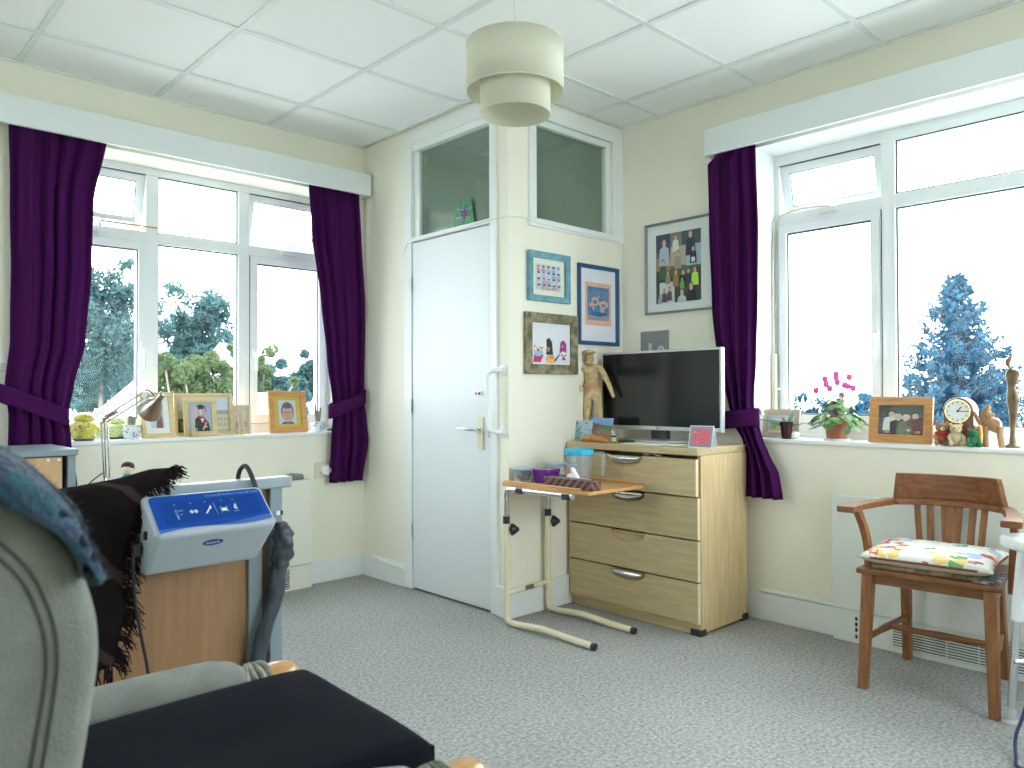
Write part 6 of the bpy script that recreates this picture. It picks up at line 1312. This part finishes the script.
for yc_, side in ((.895,-1),(1.485,1)):
    mb = MB(); secs = []
    for x, rz_s, cz_, ry_s in [(-.05,.048,.575,.048),(.15,.050,.577,.050),(.35,.050,.578,.052),(.50,.049,.579,.054),(.60,.047,.578,.053),(.64,.040,.575,.046),(.662,.028,.572,.034),(.668,.012,.572,.015)]:
        secs.append(((x, yc_, cz_), (0, ry_s, 0), (0, 0, rz_s)))
    mb.loft(secs, 'armchair_fabric', 24); ar = mb.build('arm', ac)
    mb = MB(); mb.box((-.10, yc_-.03, .16), (.62, yc_+.03, .56), 'armchair_fabric'); mb.build('side_panel', ac, bevel=.02, seg=3)
    mb = MB(); mb.loft([((.60,yc_,.560), (0,.030,0), (0,0,.024)), ((.69,yc_,.566), (0,.031,0), (0,0,.023)), ((.73,yc_,.570), (0,.033,0), (0,0,.024)), ((.76,yc_,.570), (0,.028,0), (0,0,.020)), ((.775,yc_,.568), (0,.014,0), (0,0,.010)), ((.777,yc_,.568), (0,.003,0), (0,0,.002))], 'arm_wood', 20); tag(mb.build('arm_end', ac), 'rounded honey wood arm end')
    mb = MB()
    for j, xx in enumerate((.668, .680, .692, .702)):
        mb.tube([(xx+.006*math.sin(2*q+j)+.008*math.cos(q), yc_+.040*math.cos(q), .562+.034*math.sin(q)) for q in [2*PI*i/20 for i in range(20)]], .0075, 'strap_cloth', 8, closed=True)
    mb.tube(smooth_path([(.70,yc_-.035,.56),(.71,yc_-.045,.50),(.70,yc_-.042,.45)], 4), .009, 'strap_cloth', 8)
    mb.build('arm_strap', ac)
for x in (-.05,.60):
    for y in (.90,1.48): mb = MB(); mb.bar((x,y,.17), (x,y,0), .045,.045,'arm_wood',.032,.032,up=(1,0,0)); mb.build('leg', ac, bevel=.003)
# navy seat cushion: slightly dished slab
nc = thing('navy_cushion', (.5, 1.2, .52), 'flat navy blue pressure cushion on the seat of the wing armchair', 'cushion')
def slab(sg):
    def f(u, v):
        x = .14+(.768-.14)*u; y = .995+(1.412-.995)*v; a = -1+2*u; b = -1+2*v; e = (1-a**8)*(1-b**8)
        bw = .02*(abs(a)**2)*(abs(b)**2)
        z = (.575 if sg > 0 else .527)+(.022*e**.3 if sg > 0 else -.0*e)-(.010*math.exp(-((u-.55)**2+(v-.5)**2)*16) if sg > 0 else 0)+(.003*noise.noise(Vector((u*4,v*4,0))) if sg > 0 else 0)
        if sg > 0: z += .010*v
        return Vector((x-(a*abs(a)**8)*.006, y, z))
    return f
mb = MB(); nu = 40; mb.grid(slab(1), nu, nu, 'navy_cushion'); mb.grid(slab(-1), nu, nu, 'navy_cushion')
o0 = 0; o1 = nu*nu; rim = [i for i in range(nu)]+[j*nu+nu-1 for j in range(1,nu)]+[(nu-1)*nu+i for i in range(nu-2,-1,-1)]+[j*nu for j in range(nu-2,0,-1)]
for k_ in range(len(rim)): a, b = rim[k_], rim[(k_+1)%len(rim)]; mb.f.append([a, b, b+o1, a+o1]); mb.m.append(mb.mi('navy_cushion')); mb.sm.append(True)
mb.build('cover', nc, bevel=0, sharp=50)
mb = MB(); 
for (x0_, y0__, x1_, y1__) in ((.766,1.005,.766,1.40),(.16,1.410,.755,1.410)): mb.tube([(x0_,y0__,.565),(x1_,y1__,.575)], .003, 'navy_cushion', 6)
mb.build('piping', nc)
# blue mohair throw over the wing
def plaid():
    m = mat('blue_throw', (.05,.20,.26), 1.0, sheen=.25, bump=.8, bscale=120); n, l = nt(m); tc = n.new('ShaderNodeTexCoord'); mp = n.new('ShaderNodeMapping'); mp.inputs['Rotation'].default_value = (.3,.5,.9); l.new(tc.outputs['Object'], mp.inputs[0])
    w = n.new('ShaderNodeTexWave'); w.inputs['Scale'].default_value = 5.5; w.inputs['Distortion'].default_value = .5; w2 = n.new('ShaderNodeTexNoise'); w2.inputs['Scale'].default_value = 22
    r = n.new('ShaderNodeValToRGB'); e = r.color_ramp.elements; e[0].position=.05; e[0].color=(.012,.03,.05,1); e[1].position=.9; e[1].color=(.035,.10,.15,1)
    for p_, c in ((.25,(.03,.10,.16)),(.45,(.018,.06,.10)),(.6,(.06,.07,.14)),(.72,(.03,.12,.17))): q = e.new(p_); q.color = (*c,1)
    mx = n.new('ShaderNodeMixRGB'); mx.blend_type='OVERLAY'; mx.inputs[0].default_value=.35; l.new(mp.outputs[0], w.inputs[0]); l.new(mp.outputs[0], w2.inputs[0]); l.new(w.outputs[0], r.inputs[0]); l.new(r.outputs[0], mx.inputs[1]); l.new(w2.outputs[0], mx.inputs[2]); l.new(mx.outputs[0], n['Principled BSDF'].inputs['Base Color'])
plaid()
bl = thing('blue_throw', (.1, 1.1, 1.0), 'blue and teal plaid wool throw over the top of the wing armchair', 'throw')
arc = [Vector((p[0],0,p[1])) for p in [(.222,.962),(.215,.992),(.198,1.028),(.172,1.060),(.140,1.085),(.10,1.10),(.0,1.115),(-.10,1.11),(-.18,1.09),(-.235,1.0),(-.24,.88),(-.235,.75)]]
arc = smooth_path(arc, 6)
prof = [(0.0,.835),(.5,.83),(1,.86)]
def bthr(u, v):
    p = arc[int(u*(len(arc)-1))]; y = .862+(1.30-.862)*v
    k_ = .010*math.sin(v*40+u*9)*.5+.012*noise.noise(Vector((u*6,v*7,1)))
    c = Vector((.0,0,.85)); d = (p-c).normalized()
    return Vector((p.x, y, p.z))+d*(k_-(.0 if v > .02 else .0))
mb = MB(); mb.grid(bthr, len(arc), 60, 'blue_throw')
def bfold(u, v):     # hem turned down over the outer face of the wing
    p = arc[int(u*(len(arc)-1))]; c = Vector((.0,0,.85)); d = (p-c).normalized(); t = v
    off = -.042*t*min(1, .05+u*2.6); y = .862-.040*math.sin(min(1, t*2.2)*PI/2)
    return Vector((p.x, y-.004*math.sin(u*30), p.z))+d*off+d*.010*noise.noise(Vector((u*6,v*2,1)))
mb.grid(bfold, len(arc), 10, 'blue_throw')
mb.build('wool_cloth', bl, solid=.016, sharp=180, fixn=False)
mb = MB(); rr = random.Random(8)
for i in range(900):
    u = rr.random()*.55; v = rr.random(); p = bthr(u, v*.15) if rr.random() < .5 else bfold(u, v); c = Vector((.0,p.y,.85)); d = (p-c).normalized()+Vector((rr.uniform(-.8,.8), -rr.random()*.8, rr.uniform(-.6,.6)))
    mb.tube([p+d*.005, p+d.normalized()*rr.uniform(.010,.015)], [.0004,.0002], 'blue_throw', 3, caps=False)
o = mb.build('wool_fuzz', bl, merge=False); o['kind'] = 'stuff'
# ------------------------------------------------------------------ outside
GZ = -2.9
mat('bounce_ground', (.50,.51,.46), .95, noise_amt=.25, scale=.8); mat('bark', (.20,.17,.14), .9, noise_amt=.3, scale=4)  # ground colour raised so it reflects daylight up onto the ceiling
mb = MB(); mb.box((-60,-60,GZ-.2), (140,140,GZ), 'bounce_ground'); tag(mb.build('ground'), 'ground beyond the windows, made pale to bounce light indoors', 'ground', kind='structure')
def leafmat(name, c1, c2):
    m = mat(name, c1, .8, col2=c2, scale=.9); n, l = nt(m); out = n['Material Output']; tr = n.new('ShaderNodeBsdfTranslucent'); tr.inputs[0].default_value = (*[min(1, c*1.2) for c in c1], 1)
    mx = n.new('ShaderNodeMixShader'); mx.inputs[0].default_value = .35; l.new(n['Principled BSDF'].outputs[0], mx.inputs[1]); l.new(tr.outputs[0], mx.inputs[2]); l.new(mx.outputs[0], out.inputs[0])
leafmat('leaf_teal', (.050,.115,.105), (.022,.06,.07)); leafmat('leaf_green', (.085,.12,.04), (.03,.06,.03)); leafmat('leaf_blue', (.016,.085,.14), (.006,.04,.075))
def leaf(mb, p, s, rr, m):
    a = Vector((rr.gauss(0,1), rr.gauss(0,1), rr.gauss(0,1))).normalized(); b = a.orthogonal().normalized(); b = (Matrix.Rotation(rr.uniform(0,6.28), 3, a) @ b); c = a.cross(b)
    mb.add([p+b*s, p+c*s*.55, p-b*s, p-c*s*.55], [(0,1,2,3)], m)
def tree(pxc, ytop, hwpx, D, label, lm, n=5000, dens=1, seed=1, trunk_r=.16, blobs=9, leafs=.12, low=.25):
    rr = random.Random(seed); c = at(pxc, 394, D); H = at(pxc, ytop, D).z-GZ; W = hwpx*D/F_PX
    t = thing('tree', (c.x, c.y, GZ), label, 'tree'); B = Vector((c.x, c.y, GZ))
    mb = MB(); P = [B, B+Vector((.05,0,H*.4)), B+Vector((-.1,.1,H*.7)), B+Vector((.05,0,H*.98))]; mb.tube(smooth_path(P, 4), [trunk_r*(1-.93*i/12) for i in range(13)], 'bark', 8)
    tips = []
    for i in range(34):
        z = H*rr.uniform(low+.05,.92); q = rr.uniform(0,6.28); L_ = W*rr.uniform(.5,1)*(1.05-(z/H-.45)**2*2.2); L_ = max(.3, L_)
        e = B+Vector((math.cos(q)*L_, math.sin(q)*L_, z+L_*.7)); m_ = B+Vector((math.cos(q)*L_*.45, math.sin(q)*L_*.45, z+L_*.2)); s_ = B+Vector((0,0,z))
        mb.tube([s_, m_, e], [trunk_r*.3*(1.1-z/H), trunk_r*.2*(1.1-z/H), .012], 'bark', 5); 
        if z < H*.82: tips.append(e); tips.append(m_)
    mb.build('trunk', t)
    mb = MB(); cl = [(e, W*rr.uniform(.20,.36)) for e in tips]+[(B+Vector((rr.uniform(-.7,.7)*W, rr.uniform(-.7,.7)*W, H*rr.uniform(low, .72))), W*rr.uniform(.2,.34)) for _ in range(40)]
    for i in range(n):
        e, r = rr.choice(cl); v = Vector((rr.gauss(0,1), rr.gauss(0,1), rr.gauss(0,.8))).normalized()*r*rr.random()**.4
        leaf(mb, e+v, leafs*rr.uniform(.6,1.3), rr, lm)
    mb.build('foliage', t, fixn=False, merge=False); return t
tree(100, 218, 48, 44, 'tall airy tree with bare top branches seen at the left pane', 'leaf_teal', 19000, seed=2, leafs=.13)
tree(198, 268, 40, 54, 'dense rounded tree in the middle pane of the left window', 'leaf_teal', 22000, seed=5, leafs=.15)
def bush(px0, px1, ytop, D, label, lm, n, seed, leafs=.15, base=None):
    rr = random.Random(seed); a = at(px0, 394, D); b = at(px1, 394, D); H = at((px0+px1)/2, ytop, D).z-GZ; W = (b-a).length/2; c = (a+b)/2; ux = (b-a).normalized()
    t = thing('bush', (c.x, c.y, GZ), label, 'bush'); mb = MB(); cl = []
    for i in range(60): u = rr.uniform(-1,1); r = W*rr.uniform(.14,.30); hh = (H-r)*(1-.2*abs(u)**2)*rr.uniform(.5,1); cl.append((Vector((c.x, c.y, GZ))+ux*u*(W-r*.6)+Vector((rr.uniform(-1,1), rr.uniform(-1,1), max(r*.5, hh))), r))
    for i in range(n):
        e, r = rr.choice(cl); v = Vector((rr.gauss(0,1), rr.gauss(0,1), rr.gauss(0,1))).normalized()*r*rr.random()**.3; p = e+v; p.z = max(GZ+.05, p.z); leaf(mb, p, leafs*rr.uniform(.6,1.3), rr, lm)
    mb.build('foliage', t, fixn=False, merge=False)
    mb = MB()
    for i in range(5): e, r = cl[i*4]; mb.tube([(c.x+rr.uniform(-.5,.5), c.y, GZ), (e.x, e.y, e.z)], [.08,.03], 'bark', 6)
    mb.build('stems', t)
bush(60, 160, 338, 50, 'blue-green leafy mass low in the left pane', 'leaf_teal', 16000, 11, .16)
bush(150, 240, 338, 30, 'green bushes under the rounded tree in the middle pane', 'leaf_green', 20000, 12, .08)
bush(232, 272, 338, 36, 'green shrubs beside the white house wall', 'leaf_green', 8000, 13, .09)
bush(238, 300, 352, 44, 'leafy hedge at the foot of the right pane', 'leaf_teal', 16000, 14, .12)
bush(292, 345, 345, 52, 'leafy bush low beside the right purple curtain', 'leaf_teal', 16000, 15, .12)
# conifer in the right window
def conifer(pxc, ytop, hwpx, ybase, D, label, seed):
    rr = random.Random(seed); c = at(pxc, 394, D); H = at(pxc, ytop, D).z-GZ; W = hwpx*D/F_PX; B = Vector((c.x, c.y, GZ)); t = thing('conifer', B, label, 'tree')
    zb = at(pxc, ybase, D).z-GZ
    mb = MB(); mb.tube([B, B+Vector((0,0,H*.6)), B+Vector((0,0,H))], [.28,.14,.02], 'bark', 8); mb.build('trunk', t)
    mb = MB(); m2 = MB()
    for i in range(330):
        z = .6+(H-.7)*rr.random()**.75; k = (H-z)/(H-zb); L_ = W*min(1.1, k**.85*1.0)*rr.uniform(.7,1.1)+.12; q = rr.uniform(0,6.28); dr = Vector((math.cos(q), math.sin(q), 0))
        s0 = B+Vector((0,0,z)); P = [s0, s0+dr*L_*.5+Vector((0,0,.02*L_)), s0+dr*L_+Vector((0,0,.22*L_))]; m2.tube(P, [.035,.02,.006], 'bark', 4)
        for j in range(max(18, int(80*L_/W))):
            u = rr.random()**.7; p = P[0].lerp(P[1], u*2) if u < .5 else P[1].lerp(P[2], u*2-1); sd = Vector((-dr.y, dr.x, 0))*rr.uniform(-1,1)*(.10+.25*L_*(1-u)*.6); leaf(mb, p+sd+Vector((0,0,rr.uniform(-.16,.08))), rr.uniform(.05,.10), rr, 'leaf_blue')
    m2.build('branches', t); mb.build('needles', t, fixn=False, merge=False)
conifer(957, 273, 58, 395, 22, 'blue-tinted conifer filling the lower right window pane', 21)
bush(885, 1010, 378, 27, 'bluish undergrowth beneath the conifer', 'leaf_blue', 14000, 31, .07)
bush(765, 835, 388, 34, 'pale blue bush at the left foot of the right window', 'leaf_blue', 8000, 32, .09)
bush(842, 900, 388, 39, 'low bluish bush behind the centre post of the right window', 'leaf_blue', 8000, 33, .09)
# houses below the left window
mat('render_white', (.78,.78,.76), .8); mat('roof_slate', (.30,.31,.33), .7, noise_amt=.2, scale=3); mat('house_glass', (.05,.07,.09), .2); mat('fence_wood', (.55,.42,.28), .8)
def house(px0, px1, yeave, yapex, D, depth, label):
    a = at(px0, 394, D); b = at(px1, 394, D); ux = Vector(((b-a).x, (b-a).y, 0)); w = ux.length; ux.normalize(); n = Vector((-ux.y, ux.x, 0)); n = n if n.dot(FW) > 0 else -n
    z1 = at(px0, yeave, D).z; z2 = at(px0, yapex, D).z; A0 = Vector((a.x, a.y, GZ)); t = thing('house', A0+ux*w/2, label, 'house')
    mb = MB(); pts = [A0, A0+ux*w, A0+ux*w+Vector((0,0,z1-GZ)), A0+ux*w/2+Vector((0,0,z2-GZ)), A0+Vector((0,0,z1-GZ))]; mb.prism(pts, n*depth, 'render_white'); mb.build('wall', t)
    for s in (0,1):
        e0 = A0+ux*(w*s)+Vector((0,0,z1-GZ)); ap = A0+ux*w/2+Vector((0,0,z2-GZ+.05)); e0 = e0+(e0-ap).normalized()*.35; mb = MB(); mb.hexa([e0-n*.3, ap-n*.3, ap+n*(depth+.3), e0+n*(depth+.3), e0-n*.3+Vector((0,0,.14)), ap-n*.3+Vector((0,0,.14)), ap+n*(depth+.3)+Vector((0,0,.14)), e0+n*(depth+.3)+Vector((0,0,.14))], 'render_white' if s == 0 else 'roof_slate'); mb.build('roof', t)
    mb = MB(); q = A0+ux*w*.30+Vector((0,0,(z1-GZ)*.55))-n*.03; ww = w*.16; mb.prism([q, q+ux*ww, q+ux*ww+Vector((0,0,1.2)), q+Vector((0,0,1.2))], n*.05, 'house_glass'); q = A0+ux*w*.6+Vector((0,0,(z1-GZ)*.55))-n*.03; mb.prism([q, q+ux*ww, q+ux*ww+Vector((0,0,1.2)), q+Vector((0,0,1.2))], n*.05, 'house_glass'); mb.build('window', t)
house(101, 178, 414, 383, 34, 6, 'white gabled house below the left window, behind the desk lamp')
house(210.5, 233, 358, 346, 46, 3, 'narrow white house wall between trees in the middle pane')
a, b = at(250, 394.5, 26), at(285, 393.5, 26); n = Vector((-.7,-.7,0)); 
mb = MB(); mb.prism([Vector((a.x,a.y,GZ)), Vector((b.x,b.y,GZ)), Vector((b.x,b.y,1.2)), Vector((a.x,a.y,1.2))], Vector((.08,.08,0)), 'fence_wood'); tag(mb.build('garden_fence'), 'pale wooden fence panel below the right pane of the left window', 'fence')

for cat, grp in (('curtain','purple curtains at the two windows'), ('teddy bear','teddy bears on the right sill'), ('photo frame','photo frames on the window sills'), ('tub','food tubs on the overbed table'), ('tree','trees beyond the windows'), ('bush','bushes beyond the windows'), ('picture','framed pictures on the closet wall'), ('pelmet','pelmets over the windows'), ('heater','heaters under the windows'), ('house','houses beyond the left window')):
    for o in [o for o in COL.objects if o.parent is None and o.get('category') == cat]: o['group'] = grp
for o in [o for o in COL.objects if o.parent is None and o.name.startswith('ginger_jar')]: o['group'] = 'ginger jars on the left sill'
for o in [o for o in COL.objects if o.parent is None and o.name.startswith('greeting_card')]: o['group'] = 'cards on the chest of drawers'

# ------------------------------------------------------------------ light
wd_ = bpy.data.worlds.new('sky'); sc.world = wd_; wd_.use_nodes = True; n, l = nt(wd_); bg = n['Background']
bg.inputs[0].default_value = (.88, .95, 1.0, 1); bg.inputs[1].default_value = SKY
def portal(W, u0, u1, z0, z1):
    li = bpy.data.lights.new('window_portal', 'AREA'); li.shape = 'RECTANGLE'; li.cycles.is_portal = True; o = bpy.data.objects.new('window_portal', li); COL.objects.link(o)
    o.location = W.P((u0+u1)/2, REV+.12, (z0+z1)/2); li.size = u1-u0; li.size_y = z1-z0
    d = Vector((0,-1,0)) if W is A_ else Vector((-1,0,0)); o.rotation_euler = d.to_track_quat('-Z','Y').to_euler()
for nm, loc, d, w_ in (('b', (X0-.1, sum(RB['back'])/2, (RZ0+RZ1)/2), (1,0,0), RB['back'][1]-RB['back'][0]), ('n', (sum(RB['near'])/2, Y0-.1, (RZ0+RZ1)/2), (0,1,0), RB['near'][1]-RB['near'][0])):  # sky portals for the two added rear windows
    li = bpy.data.lights.new('window_portal', 'AREA'); li.shape = 'RECTANGLE'; li.cycles.is_portal = True; o = bpy.data.objects.new('window_portal', li); COL.objects.link(o); o.location = loc; li.size = w_; li.size_y = RZ1-RZ0; o.rotation_euler = Vector(d).to_track_quat('-Z','Y').to_euler()
portal(A_, AU0, AU1, SILL, HZ1); portal(B_, BU0, BU1, SILL, HZ1)
if SUN > 0:
    s = bpy.data.lights.new('sun', 'SUN'); s.energy = SUN; s.angle = math.radians(.8); s.color = (1,.95,.86); so_ = bpy.data.objects.new('sun', s); COL.objects.link(so_)
    so_.rotation_euler = Vector(SUNDIR).to_track_quat('-Z','Y').to_euler()
vs_ = sc.view_settings; vs_.view_transform = 'Standard'; vs_.look = 'None'; vs_.exposure = EXPO; vs_.gamma = 1; vs_.use_curve_mapping = False
sc.cycles.max_bounces = 10; sc.cycles.diffuse_bounces = 7; sc.cycles.glossy_bounces = 4; sc.cycles.transparent_max_bounces = 16; sc.cycles.sample_clamp_indirect = 8; sc.cycles.use_denoising = True
